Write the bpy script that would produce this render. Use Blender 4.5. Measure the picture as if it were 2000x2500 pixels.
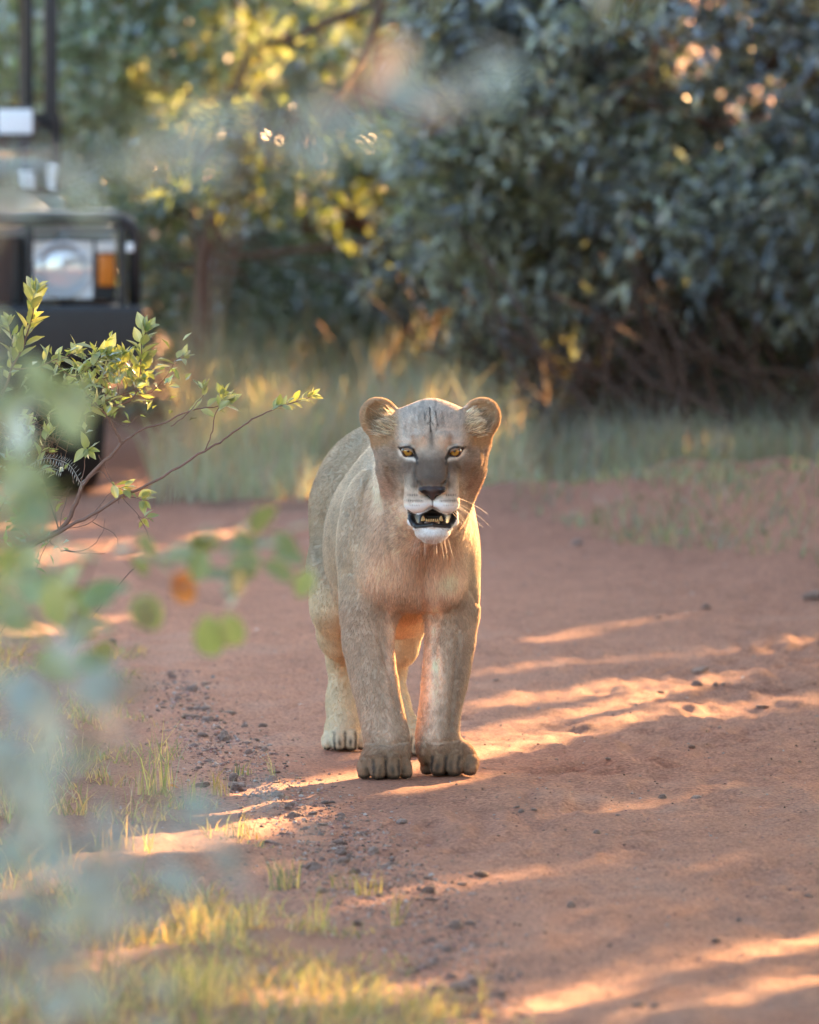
import bpy, math, random
import numpy as np
from mathutils import Vector, Matrix

for _o in list(bpy.data.objects):
    bpy.data.objects.remove(_o)
sc = bpy.context.scene
random.seed(7)
rng = np.random.default_rng(7)

# ------------------------------------------------------------------ camera
CH = 2.27                       # camera height (m)
FPX = 25760.0                   # focal length in photo pixels (2000 x 2500)
TH = math.atan(1440.0 / FPX)    # downward tilt
cam = bpy.data.cameras.new('camera')
camo = bpy.data.objects.new('camera', cam)
sc.collection.objects.link(camo)
cam.sensor_fit = 'VERTICAL'
cam.sensor_height = 36.0
cam.sensor_width = 36.0
cam.lens = 36.0 * FPX / 2500.0
cam.clip_start = 0.5
cam.clip_end = 900.0
camo.location = (0, 0, CH)
camo.rotation_euler = (math.pi / 2 - TH, 0, 0)
cam.dof.use_dof = True
cam.dof.focus_distance = 27.78
cam.dof.aperture_fstop = (cam.lens / 1000.0) / 0.074
sc.camera = camo

# ------------------------------------------------------------------ light
SUN_EL, SUN_AZ = math.radians(13.0), math.radians(20.0)   # azimuth measured from +Y towards +X
SUNV = np.array([math.sin(SUN_AZ) * math.cos(SUN_EL), math.cos(SUN_AZ) * math.cos(SUN_EL), math.sin(SUN_EL)])
world = bpy.data.worlds.new('World')
sc.world = world
world.use_nodes = True
_nt = world.node_tree
_nt.nodes.clear()
_sky = _nt.nodes.new('ShaderNodeTexSky')
_sky.sky_type = 'NISHITA'
_sky.sun_disc = False
_sky.sun_elevation = SUN_EL
_sky.sun_rotation = SUN_AZ
_sky.dust_density = 2.2
_sky.air_density = 1.0
_sky.ozone_density = 1.0
_bg = _nt.nodes.new('ShaderNodeBackground')
_bg.inputs['Strength'].default_value = 0.085
_wo = _nt.nodes.new('ShaderNodeOutputWorld')
_nt.links.new(_sky.outputs[0], _bg.inputs[0])
_nt.links.new(_bg.outputs[0], _wo.inputs[0])
sun = bpy.data.lights.new('sun', 'SUN')
sun.energy = 4.0
sun.color = (1.0, 0.53, 0.22)
sun.angle = math.radians(0.5)
suno = bpy.data.objects.new('sun', sun)
sc.collection.objects.link(suno)
suno.rotation_euler = Vector(SUNV).to_track_quat('Z', 'Y').to_euler()
sc.view_settings.view_transform = 'Standard'
sc.view_settings.look = 'None'
sc.view_settings.exposure = 3.2
sc.view_settings.gamma = 1.0
sc.view_settings.use_curve_mapping = False
sc.render.engine = 'CYCLES'
sc.cycles.use_denoising = True
sc.cycles.max_bounces = 7
sc.cycles.diffuse_bounces = 4
sc.cycles.transmission_bounces = 5
sc.cycles.transparent_max_bounces = 6
sc.cycles.sample_clamp_indirect = 4.0

# ------------------------------------------------------------------ helpers
CT, ST = math.cos(TH), math.sin(TH)

def W(px, py, Y):
    """world point seen at photo pixel (px,py) on the plane of distance Y"""
    dx = (px - 1000.0)
    u = (1250.0 - py)
    dy = FPX * CT + u * ST
    dz = -FPX * ST + u * CT
    t = Y / dy
    return np.array([dx * t, Y, CH + dz * t])

def G(px, py, z=0.0):
    dx = (px - 1000.0); u = (1250.0 - py)
    dy = FPX * CT + u * ST
    dz = -FPX * ST + u * CT
    t = (z - CH) / dz
    return np.array([dx * t, dy * t, z])

def proj(P):
    P = np.asarray(P)
    y = P[..., 1]; z = P[..., 2] - CH
    d = y * CT - z * ST
    return 1000 + FPX * P[..., 0] / d, 1250 - FPX * (y * ST + z * CT) / d

def _hash(ix, iy, iz, seed):
    n = (ix * 374761393 + iy * 668265263 + iz * 2147483647 + seed * 144665) & 0xffffffff
    n = ((n ^ (n >> 13)) * 1274126177) & 0xffffffff
    return ((n ^ (n >> 16)) & 0xffff) / 65535.0

def vnoise(x, y, z, seed=0):
    x, y, z = np.broadcast_arrays(np.asarray(x, float), np.asarray(y, float), np.asarray(z, float))
    xi = np.floor(x).astype(np.int64); yi = np.floor(y).astype(np.int64); zi = np.floor(z).astype(np.int64)
    fx = x - xi; fy = y - yi; fz = z - zi
    fx = fx * fx * (3 - 2 * fx); fy = fy * fy * (3 - 2 * fy); fz = fz * fz * (3 - 2 * fz)
    r = 0
    for a in (0, 1):
        wa = fx if a else 1 - fx
        for b in (0, 1):
            wb = fy if b else 1 - fy
            for c in (0, 1):
                wc = fz if c else 1 - fz
                r = r + wa * wb * wc * _hash(xi + a, yi + b, zi + c, seed)
    return r * 2 - 1

def fbm(x, y, z, oct=4, seed=0, gain=0.5):
    s = 0; a = 1.0; t = 0
    for i in range(oct):
        s = s + a * vnoise(x * 2 ** i, y * 2 ** i, z * 2 ** i, seed + i * 17)
        t += a; a *= gain
    return s / t

def sstep(a, b, x):
    t = np.clip((x - a) / (b - a), 0, 1)
    return t * t * (3 - 2 * t)

def nrm(v):
    return v / np.maximum(np.linalg.norm(v, axis=-1, keepdims=True), 1e-9)

def link(o, parent=None):
    sc.collection.objects.link(o)
    if parent is not None:
        o.parent = parent
    return o

def tag(o, label=None, cat=None, group=None, kind=None):
    if label: o['label'] = label
    if cat: o['category'] = cat
    if group: o['group'] = group
    if kind: o['kind'] = kind
    return o

def empty(name, loc, label=None, cat=None, group=None):
    o = bpy.data.objects.new(name, None)
    o.empty_display_size = 0.1
    link(o)
    o.location = loc
    return tag(o, label, cat, group)

def mesh_np(name, V, faces, mat, parent=None, smooth=True, cols=None, counts=None):
    """V (n,3); faces (m,k) int array (k equal) -> mesh object"""
    V = np.asarray(V, np.float32); faces = np.asarray(faces, np.int32)
    me = bpy.data.meshes.new(name)
    m, k = faces.shape
    me.vertices.add(len(V)); me.vertices.foreach_set('co', V.ravel())
    me.loops.add(m * k); me.loops.foreach_set('vertex_index', faces.ravel())
    me.polygons.add(m)
    me.polygons.foreach_set('loop_start', np.arange(0, m * k, k, dtype=np.int32))
    me.polygons.foreach_set('loop_total', np.full(m, k, np.int32))
    me.polygons.foreach_set('use_smooth', np.full(m, smooth))
    if cols is not None:
        ca = me.color_attributes.new('Col', 'FLOAT_COLOR', 'POINT')
        c4 = np.ones((len(V), 4), np.float32); c4[:, :3] = cols
        ca.data.foreach_set('color', c4.ravel())
    me.update(calc_edges=True)
    if mat: me.materials.append(mat)
    o = bpy.data.objects.new(name, me)
    return link(o, parent)

class NT:
    """tiny node-tree builder"""
    def __init__(self, name):
        self.m = bpy.data.materials.new(name); self.m.use_nodes = True
        self.t = self.m.node_tree; self.t.nodes.clear()
        self.out = self.t.nodes.new('ShaderNodeOutputMaterial')
    def n(self, ty, **kw):
        nd = self.t.nodes.new(ty)
        for k, v in kw.items():
            if k.startswith('i_'):
                key = k[2:].replace('_', ' ')
                key = int(key) if key.isdigit() else key
                nd.inputs[key].default_value = v
            else:
                setattr(nd, k, v)
        return nd
    def l(self, a, b):
        self.t.links.new(a, b)

def principled(name, col, rough=0.6, metal=0.0, spec=0.5, noise=0.0, nscale=20, bump=0.0, bscale=60, trans=0.0, coat=0.0):
    t = NT(name)
    p = t.n('ShaderNodeBsdfPrincipled')
    p.inputs['Base Color'].default_value = (*col, 1)
    p.inputs['Roughness'].default_value = rough
    p.inputs['Metallic'].default_value = metal
    p.inputs['Specular IOR Level'].default_value = spec
    p.inputs['Transmission Weight'].default_value = trans
    p.inputs['Coat Weight'].default_value = coat
    tc = t.n('ShaderNodeTexCoord')
    if noise:
        nz = t.n('ShaderNodeTexNoise', i_Scale=nscale, i_Detail=6.0)
        t.l(tc.outputs['Object'], nz.inputs['Vector'])
        mx = t.n('ShaderNodeMix', data_type='RGBA')
        mx.inputs[6].default_value = (*[c * (1 - noise) for c in col], 1)
        mx.inputs[7].default_value = (*[min(1, c * (1 + noise)) for c in col], 1)
        t.l(nz.outputs[0], mx.inputs[0]); t.l(mx.outputs[2], p.inputs['Base Color'])
    if bump:
        nz = t.n('ShaderNodeTexNoise', i_Scale=bscale, i_Detail=6.0)
        t.l(tc.outputs['Object'], nz.inputs['Vector'])
        b = t.n('ShaderNodeBump', i_Strength=bump, i_Distance=0.01)
        t.l(nz.outputs[0], b.inputs['Height']); t.l(b.outputs[0], p.inputs['Normal'])
    t.l(p.outputs[0], t.out.inputs[0])
    return t.m
# ================================================================== GROUND AND ROAD
def ramp_axis(lo, hi, st, far_lo, far_hi):
    c = list(np.arange(lo, hi + st / 2, st))
    a, s = [], st
    x = lo
    while x > far_lo:
        s = min(s * 1.35, 60); x -= s; a.append(x)
    b, s, x = [], st, c[-1]
    while x < far_hi:
        s = min(s * 1.35, 60); x += s; b.append(x)
    return np.array(a[::-1] + c + b)

_vl = np.array([[21.0, 0.33], [21.7, 0.20], [22.6, 0.0], [23.8, -0.17], [25.0, -0.34], [27.3, -0.55], [29.5, -0.72], [32.3, -0.90], [34.6, -1.05], [35.8, -1.6], [36.4, -2.6], [37.0, -9.0]])
def verge_x(Y):
    """left road edge"""
    return np.interp(Y, _vl[:, 0], _vl[:, 1], left=0.45)
def bank_x(Y):
    """right road edge"""
    return np.interp(Y, [0, 34.5, 36.5, 38.0, 39.2, 40.3, 41.2], [2.6, 2.3, 1.45, 0.95, 0.62, 0.32, 0.22])

def road_mask(X, Y):
    """signed distance-like value, > 0 on the road"""
    w = 0.10 * fbm(X * 2.2, Y * 1.1, 0, 3, 41) + 0.05 * fbm(X * 9, Y * 5, 0, 2, 42)
    left = X - verge_x(Y) + w
    left = np.where((Y > 36.6) & (X < -1.0), Y - 36.6 + w, left)
    left = np.where(Y > 37.2, 9.0, left)
    right = bank_x(Y) - X + w
    far = np.where(X < -1.02, 9.0, 40.9 + 3 * w - Y + 0.15 * np.sin(X * 3))
    lane = np.where(Y > 41.2, np.minimum(X + 6.5, -0.95 - X + w), 9.0)      # the lane the vehicle stands on
    return np.minimum(np.minimum(left, right), np.minimum(far, lane))

def ground_h(X, Y):
    m = road_mask(X, Y)
    h = 0.014 * fbm(X * 1.7, Y * 0.8, 0, 3, 51)
    h = h + 0.011 * fbm(X * 7, Y * 3.2, 0, 3, 52)
    h = h + 0.0026 * fbm(X * 42, Y * 19, 0, 2, 49)
    h = h + 0.0080 * fbm(X * 20, Y * 8, 0, 3, 53) * (0.6 + 0.8 * sstep(-0.2, 0.3, vnoise(X * 2, Y, 0, 58)))
    h = h + 0.006 * np.maximum(0, fbm(X * 13, Y * 6, 0, 2, 59) - 0.25)
    # loose ripples in the wheel track
    tr = np.exp(-((X - 0.42 - (Y - 28) * 0.16) / 0.38) ** 2) * sstep(24, 27, Y) * sstep(36, 33, Y)
    h = h + tr * 0.020 * fbm(X * 16, Y * 7 + 3 * vnoise(X * 3, Y * 2, 0, 60), 0, 2, 54)
    h = h - 0.012 * np.exp(-((X - 0.1 - (Y - 28) * 0.16) / 0.16) ** 2)
    off = sstep(0.0, -0.5, m)
    h = h + off * (0.03 + 0.03 * fbm(X * 2.5, Y * 2.0, 0, 4, 55))
    bank = sstep(0.0, 0.95, X - bank_x(Y)) * sstep(33, 36, Y) * sstep(43.5, 40, Y)
    h = h + bank * (0.15 + 0.11 * fbm(X * 3, Y * 1.5, 0, 3, 56))
    h = h + 0.10 * np.exp(-((X - 0.36) / 0.26) ** 2 - ((Y - 40.7) / 0.5) ** 2)      # heap of red soil
    h = h + 0.18 * np.exp(-((X - 1.65) / 0.42) ** 2 - ((Y - 37.9) / 1.3) ** 2)
    flat = np.exp(-((X - 0.0) / 0.28) ** 4 - ((Y - 28.3) / 0.85) ** 4)
    h = h * (1 - 0.8 * flat)
    far = sstep(60, 300, np.hypot(X, Y - 30))
    return h + far * 2.0 * fbm(X * 0.01, Y * 0.01, 0, 2, 57)

axx = ramp_axis(-2.1, 2.3, 0.012, -380, 380)
axy = np.concatenate([[-60, -30, -10, 0, 8, 14, 17, 19, 20.2], np.arange(20.8, 43.6, 0.03), 43.6 + np.cumsum(0.04 * 1.28 ** np.arange(32))])
GX, GY = np.meshgrid(axx, axy, indexing='ij')
GZ = ground_h(GX, GY)
RM = road_mask(GX, GY)
gV = np.stack([GX.ravel(), GY.ravel(), GZ.ravel()], 1)
# soil colour: red laterite, sandier and greyer patches
def soil_col(X, Y, m):
    a = fbm(X * 1.3, Y * 0.7, 0, 4, 61); b = fbm(X * 9, Y * 4, 0, 3, 62); g = fbm(X * 40, Y * 20, 0, 2, 63)
    c = np.tile(np.array([0.52, 0.235, 0.148]), (len(X), 1))
    c = c * (1 + 0.14 * a + 0.13 * b + 0.12 * g)[:, None]
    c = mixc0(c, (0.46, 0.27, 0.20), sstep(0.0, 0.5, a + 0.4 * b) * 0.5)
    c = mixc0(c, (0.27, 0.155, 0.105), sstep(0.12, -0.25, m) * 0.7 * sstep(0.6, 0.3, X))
    return c
def mixc0(c, col, w):
    w = np.clip(w, 0, 1)[:, None]
    return c * (1 - w) + np.array(col)[None, :] * w
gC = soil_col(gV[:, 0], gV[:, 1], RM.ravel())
nx_, ny_ = GX.shape
_i, _j = np.meshgrid(np.arange(nx_ - 1), np.arange(ny_ - 1), indexing='ij')
_b = (_i * ny_ + _j).ravel()
gF = np.stack([_b, _b + ny_, _b + ny_ + 1, _b + 1], 1)
onroad = RM.ravel()[gF].mean(1) > 0

M_soil = NT('red_soil')
_at = M_soil.n('ShaderNodeAttribute', attribute_name='Col')
_tc = M_soil.n('ShaderNodeTexCoord')
_n1 = M_soil.n('ShaderNodeTexNoise', i_Scale=90.0, i_Detail=8.0, i_Roughness=0.65)
_n2 = M_soil.n('ShaderNodeTexVoronoi', i_Scale=55.0)
_n3 = M_soil.n('ShaderNodeTexNoise', i_Scale=420.0, i_Detail=3.0)
for q in (_n1, _n2, _n3): M_soil.l(_tc.outputs['Object'], q.inputs['Vector'])
_mx = M_soil.n('ShaderNodeMix', data_type='RGBA', blend_type='MULTIPLY'); _mx.inputs[0].default_value = 1.0
_cr = M_soil.n('ShaderNodeValToRGB'); _cr.color_ramp.elements[0].position = 0.32; _cr.color_ramp.elements[0].color = (0.45, 0.43, 0.45, 1); _cr.color_ramp.elements[1].position = 0.66; _cr.color_ramp.elements[1].color = (1.34, 1.32, 1.30, 1)
M_soil.l(_n1.outputs[0], _cr.inputs[0]); M_soil.l(_at.outputs['Color'], _mx.inputs[6]); M_soil.l(_cr.outputs[0], _mx.inputs[7])
_ad = M_soil.n('ShaderNodeMath', operation='MULTIPLY_ADD'); _ad.inputs[1].default_value = 0.5
M_soil.l(_n3.outputs[0], _ad.inputs[0]); M_soil.l(_n1.outputs[0], _ad.inputs[2])
_bp = M_soil.n('ShaderNodeBump', i_Strength=0.9, i_Distance=0.014)
M_soil.l(_ad.outputs[0], _bp.inputs['Height'])
_p = M_soil.n('ShaderNodeBsdfPrincipled', i_Roughness=0.85); _p.inputs['Specular IOR Level'].default_value = 0.3
M_soil.l(_mx.outputs[2], _p.inputs['Base Color']); M_soil.l(_bp.outputs[0], _p.inputs['Normal']); M_soil.l(_p.outputs[0], M_soil.out.inputs[0])

def split_mesh(name, sel, kind, label=None):
    F = gF[sel]
    u, inv = np.unique(F, return_inverse=True)
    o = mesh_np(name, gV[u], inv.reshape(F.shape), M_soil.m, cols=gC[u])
    tag(o, label, None, None, kind)
    return o
split_mesh('dirt_road', onroad, 'structure', 'red dirt road with wheel tracks and loose pebbles')
split_mesh('ground', ~onroad, 'structure', 'red soil ground of the verges and bank')
# ================================================================== LIONESS
rng = np.random.default_rng(11)
LY = 28.0     # the empty's distance; local y = world Y - 28
def H(px, py, y):
    p = W(px, py, LY + y); p[1] = y
    return p
HS = 1.078e-3   # metres per photo pixel at the head

def _axis(segs):
    out = [segs[0][0]]
    for a, b, st in segs:
        n = max(1, int(round((b - a) / st)))
        out += list(np.linspace(a, b, n + 1)[1:])
    return np.array(out, np.float32)

gx = _axis([(-0.34, -0.15, 0.0075), (-0.15, 0.26, 0.003), (0.26, 0.29, 0.01)])
gy = _axis([(-0.43, -0.09, 0.003), (-0.09, 0.12, 0.0042), (0.12, 1.18, 0.0085)])
gz = _axis([(-0.02, 0.12, 0.0036), (0.12, 0.58, 0.0075), (0.58, 1.06, 0.003)])
D = np.full((len(gx), len(gy), len(gz)), 0.2, np.float32)

def _sub(lo, hi):
    s = []
    for g, a, b in zip((gx, gy, gz), lo, hi):
        i = max(0, int(np.searchsorted(g, a)) - 1); j = min(len(g), int(np.searchsorted(g, b)) + 1)
        s.append(slice(i, max(j, i + 1)))
    s = tuple(s)
    return s, gx[s[0]][:, None, None], gy[s[1]][None, :, None], gz[s[2]][None, None, :]

def _apply(s, d, k, op):
    a = D[s]
    if op == 'u':
        h = np.maximum(k - np.abs(a - d), 0) / k
        D[s] = np.minimum(a, d) - h * h * k * 0.25
    else:   # subtract
        d = -d
        h = np.maximum(k - np.abs(a - d), 0) / k
        D[s] = np.maximum(a, d) + h * h * k * 0.25

def cone(a, b, ra, rb, k=0.03, op='u', flat=None):
    a = np.asarray(a, np.float32); b = np.asarray(b, np.float32)
    m = max(ra, rb) + k + 0.01
    s, X, Y, Z = _sub(np.minimum(a, b) - m, np.maximum(a, b) + m)
    ba = b - a; L = float(ba @ ba) + 1e-9
    px, py, pz = X - a[0], Y - a[1], Z - a[2]
    h = np.clip((px * ba[0] + py * ba[1] + pz * ba[2]) / L, 0, 1)
    d = np.sqrt((px - h * ba[0]) ** 2 + (py - h * ba[1]) ** 2 + (pz - h * ba[2]) ** 2) - (ra + (rb - ra) * h)
    _apply(s, d, k, op)

def ell(c, r, k=0.03, op='u', rot=None):
    c = np.asarray(c, np.float32); r = np.asarray(r, np.float32)
    m = (max(r) if rot is not None else r) + k + 0.01
    s, X, Y, Z = _sub(c - m, c + m)
    x, y, z = X - c[0], Y - c[1], Z - c[2]
    if rot is not None:
        R = np.array(Matrix.Rotation(math.radians(rot[1]), 3, rot[0]).transposed() if isinstance(rot, tuple) else rot, np.float32)
        x, y, z = (R[0, 0] * x + R[0, 1] * y + R[0, 2] * z, R[1, 0] * x + R[1, 1] * y + R[1, 2] * z, R[2, 0] * x + R[2, 1] * y + R[2, 2] * z)
    k0 = np.sqrt((x / r[0]) ** 2 + (y / r[1]) ** 2 + (z / r[2]) ** 2)
    k1 = np.sqrt((x / r[0] ** 2) ** 2 + (y / r[1] ** 2) ** 2 + (z / r[2] ** 2) ** 2) + 1e-6
    _apply(s, k0 * (k0 - 1) / k1, k, op)

def chain(pts, rs, k=0.03, op='u'):
    for i in range(len(pts) - 1):
        cone(pts[i], pts[i + 1], rs[i], rs[i + 1], k, op)

# ---- trunk
ell((-0.035, 0.42, 0.625), (0.185, 0.40, 0.225), 0.05)          # rib cage
ell((-0.092, 0.86, 0.685), (0.172, 0.20, 0.195), 0.035)          # rump
ell((-0.060, 0.56, 0.56), (0.165, 0.26, 0.20), 0.06)           # belly
ell((-0.02, 0.55, 0.46), (0.10, 0.30, 0.12), 0.08)             # loose belly skin
cone((0.0, 0.28, 0.80), (-0.09, 0.85, 0.80), 0.075, 0.08, 0.06)  # spine
# ---- neck and chest
cone((0.055, -0.13, 0.81), (0.01, 0.30, 0.74), 0.112, 0.155, 0.06)
cone((0.058, -0.13, 0.735), (0.02, 0.12, 0.62), 0.085, 0.15, 0.06)
ell((0.0, 0.09, 0.585), (0.150, 0.15, 0.15), 0.06)             # breast
ell((-0.06, 0.035, 0.535), (0.072, 0.075, 0.085), 0.045)
ell((0.073, 0.045, 0.525), (0.072, 0.075, 0.085), 0.045)
# ---- shoulders
ell((-0.118, 0.14, 0.625), (0.076, 0.13, 0.19), 0.020, rot=('Y', 4))
ell((0.113, 0.17, 0.60), (0.077, 0.13, 0.19), 0.022, rot=('Y', -4))
# ---- forelegs
def seg_px(rows, y0, y1):
    P, R = [], []
    n = len(rows)
    for i, (py, xl, xr) in enumerate(rows):
        y = y0 + (y1 - y0) * i / (n - 1)
        P.append(H((xl + xr) / 2, py, y)); R.append((xr - xl) / 2 / 921.0 * 0.915)
    return P, R
P, R = seg_px([(1455, 836, 966), (1500, 836, 964), (1574, 842, 956), (1640, 858, 961), (1690, 872, 968), (1750, 885, 981), (1808, 897, 994), (1850, 898, 1000)], 0.10, -0.015)
chain(P, R, 0.045)
P, R = seg_px([(1455, 1042, 1168), (1500, 1044, 1166), (1574, 1042, 1154), (1640, 1038, 1141), (1690, 1036, 1127), (1750, 1028, 1116), (1808, 1023, 1114), (1850, 1026, 1118)], 0.14, 0.055)
chain(P, R, 0.045)
# elbows behind the forelegs
ell((-0.125, 0.20, 0.45), (0.05, 0.06, 0.08), 0.05)
ell((0.125, 0.23, 0.45), (0.05, 0.06, 0.08), 0.05)

def paw(cx, cy, w, yaw=0.0, L=0.13, hgt=0.066):
    """cx, cy: centre of the toe front on the ground; w: width"""
    c, s = math.cos(yaw), math.sin(yaw)
    def T(x, y, z): return (cx + x * c - y * s, cy + x * s + y * c, z)
    ell(T(0, 0.080, 0.046), (w * 0.42, 0.065, 0.050), 0.02)
    r = w * 0.160
    r0 = r
    for i, u in enumerate((-1.5, -0.5, 0.5, 1.5)):
        r = r0 * (0.93, 1.10, 1.06, 0.96)[i]
        x = (u + (0.04, -0.04, 0.06, 0.0)[i]) * w * 0.238
        yb = 0.020 if abs(u) > 1 else (-0.008 if u < 0 else -0.003)
        zk = hgt - r - (0.013 if abs(u) > 1 else 0)
        cone(T(x * 0.9, yb + 0.065, zk + 0.006), T(x, yb + 0.030, zk), r * 0.98, r * 1.04, 0.005)
        cone(T(x, yb + 0.030, zk), T(x * 1.10, yb + 0.008, r * 0.84), r * 1.04, r * 0.86, 0.005)
paw(-0.063, -0.115, 0.142, 0.10)
paw(0.097, 0.005, 0.150, -0.22)
# inner (dew) pad bulges on the wrists
ell(H(985, 1838, -0.03), (0.018, 0.03, 0.04), 0.012)
ell(H(1035, 1832, 0.03), (0.018, 0.03, 0.038), 0.012)

# ---- hind legs
def hind(px_rows, hipx, kneex, y_hock, y_paw):
    pass
# image-left hind leg
chain([(-0.165, 0.86, 0.66), (-0.195, 0.80, 0.50), (-0.198, 0.78, 0.40), (-0.19, 0.86, 0.32), (-0.178, 0.975, 0.245), (-0.176, 0.955, 0.13), (-0.177, 0.93, 0.07)],
      [0.105, 0.078, 0.066, 0.055, 0.042, 0.045, 0.048], 0.04)
paw(-0.177, 0.845, 0.124, 0.05, hgt=0.06)
# image-right hind leg
chain([(-0.02, 0.86, 0.64), (-0.005, 0.80, 0.48), (-0.008, 0.76, 0.38), (-0.03, 0.80, 0.29), (-0.052, 0.90, 0.23), (-0.045, 0.86, 0.13), (-0.012, 0.76, 0.07)],
      [0.10, 0.072, 0.056, 0.046, 0.036, 0.037, 0.04], 0.04)
paw(0.004, 0.665, 0.112, -0.25, hgt=0.058)
# tail hanging down behind the rump
chain([(-0.10, 1.03, 0.74), (-0.13, 1.10, 0.60), (-0.12, 1.11, 0.40), (-0.09, 1.10, 0.22)], [0.04, 0.028, 0.02, 0.018], 0.03)
ell((-0.085, 1.10, 0.18), (0.028, 0.028, 0.055), 0.01)

# ---- head
hc = 1054
ell(H(hc, 1072, -0.165), (0.100, 0.118, 0.096), 0.03)              # cranium
ell(H(hc, 1030, -0.185), (0.060, 0.075, 0.054), 0.04)              # crown
for s in (-1, 1):
    ell(H(hc + s * 68, 1108, -0.175), (0.060, 0.075, 0.080), 0.03)   # cheek arch
    ell(H(hc + s * 45, 1165, -0.205), (0.051, 0.075, 0.060), 0.03)   # jaw muscle
    ell(H(hc + s * 60, 1112, -0.12), (0.075, 0.075, 0.105), 0.05)    # ruff behind cheeks
    cone(H(hc + s * 26, 1077, -0.272), H(hc + s * 82, 1081, -0.236), 0.0235, 0.020, 0.012)   # brow
    ell(H(hc + s * 58, 1048, -0.165), (0.052, 0.08, 0.045), 0.04)
    cone(H(hc + s * 40, 1135, -0.262), H(hc + s * 92, 1118, -0.215), 0.022, 0.024, 0.025)  # under-eye
# bridge of the nose: broad and flat
for s in (-1, 1):
    cone(H(hc + s * 14, 1085, -0.255), H(hc + s * 21, 1178, -0.352), 0.026, 0.021, 0.02)
cone(H(hc, 1095, -0.262), H(hc, 1178, -0.358), 0.026, 0.022, 0.02)
for s in (-1, 1):
    cone(H(hc + s * 34, 1150, -0.285), H(hc + s * 36, 1215, -0.325), 0.034, 0.034, 0.02)   # muzzle side
    ell(H(hc + s * 31, 1229, -0.347), (0.040, 0.037, 0.028), 0.010)      # whisker pad
    ell(H(hc + s * 42, 1226, -0.315), (0.025, 0.040, 0.030), 0.012)
# nose leather
ell(H(hc + 1, 1197, -0.372), (0.030, 0.016, 0.012), 0.008)
cone(H(hc + 1, 1200, -0.375), H(hc + 1, 1216, -0.378), 0.012, 0.006, 0.008)
for s in (-1, 1):
    ell(H(hc + 1 + s * 23, 1197, -0.372), (0.013, 0.016, 0.009), 0.008)
    ell(H(hc + 1 + s * 19, 1203, -0.394), (0.0095, 0.012, 0.0055), 0.004, 'd', rot=('Y', s * 25))   # nostrils
    cone(H(hc + s * 27, 1186, -0.375), H(hc + s * 40, 1155, -0.335), 0.004, 0.003, 0.006, 'd')
cone(H(hc + 1, 1222, -0.389), H(hc + 1, 1244, -0.384), 0.0022, 0.0022, 0.003, 'd')   # philtrum
# lower jaw
ell(H(hc + 2, 1299, -0.312), (0.044, 0.042, 0.022), 0.014)           # chin
cone(H(hc + 2, 1286, -0.275), H(hc, 1250, -0.16), 0.036, 0.070, 0.03)   # jaw body
ell(H(hc, 1215, -0.15), (0.085, 0.09, 0.085), 0.04)                 # throat / jaw angle
# mouth cavity
ell(H(hc + 2, 1265, -0.335), (0.055, 0.072, 0.0195), 0.008, 'd')
ell(H(hc + 2, 1252, -0.36), (0.020, 0.05, 0.016), 0.008, 'd')
# lower lip rim
lip = [H(1003, 1252, -0.295), H(1005, 1274, -0.312), H(1018, 1286, -0.335), H(1056, 1282, -0.352), H(1096, 1286, -0.335), H(1108, 1274, -0.312), H(1110, 1252, -0.295)]
chain(lip, [0.009, 0.010, 0.0075, 0.0065, 0.0075, 0.010, 0.009], 0.008)
# eye sockets and lids
EYE = []
for s, ex in ((-1, 997), (1, 1110)):
    c = H(ex, 1101, -0.268)
    ell(c + np.array([0, -0.012, 0.0]), (0.020, 0.02, 0.0125), 0.006, 'd', rot=('Y', s * -14))
    EYE.append(c)
    up = [H(ex + s * 20, 1091, -0.262), H(ex + s * 6, 1091, -0.284), H(ex - s * 10, 1096.5, -0.287), H(ex - s * 20, 1114, -0.276)]
    dn = [H(ex - s * 19, 1112, -0.275), H(ex - s * 4, 1114.5, -0.276), H(ex + s * 13, 1109, -0.266), H(ex + s * 20, 1094, -0.258)]
    chain(up, [0.0045, 0.0068, 0.0060, 0.0028], 0.005)
    chain(dn, [0.0025, 0.004, 0.004, 0.003], 0.005)
# ears
def ear(px, py, s):
    R = Matrix.Rotation(math.radians(s * 38), 3, 'Y') @ Matrix.Rotation(math.radians(-s * 18), 3, 'Z')
    Rt = np.array(R.transposed())
    c = H(px, py, -0.130)
    ell(c, (0.053, 0.030, 0.060), 0.012, rot=Rt)
    f = np.array(R @ Vector((0, -0.026, 0.0)))
    ell(c + f + np.array([0, 0, -0.001]), (0.0455, 0.026, 0.052), 0.006, 'd', rot=Rt)
    cone(c + f * 0.9 + np.array([-s * 0.004, 0, -0.008]), c + f * 1.15 + np.array([-s * 0.012, 0.0, -0.046]), 0.026, 0.010, 0.012, 'd')
    return c
ell(H(953, 1060, -0.14), (0.042, 0.040, 0.050), 0.035)
ell(H(1154, 1060, -0.14), (0.042, 0.040, 0.050), 0.035)
ell(H(925, 1068, -0.12), (0.018, 0.03, 0.03), 0.02)
ell(H(1180, 1068, -0.12), (0.018, 0.03, 0.03), 0.02)
ear(930, 1024, -1)
ear(1171, 1024, 1)

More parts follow.
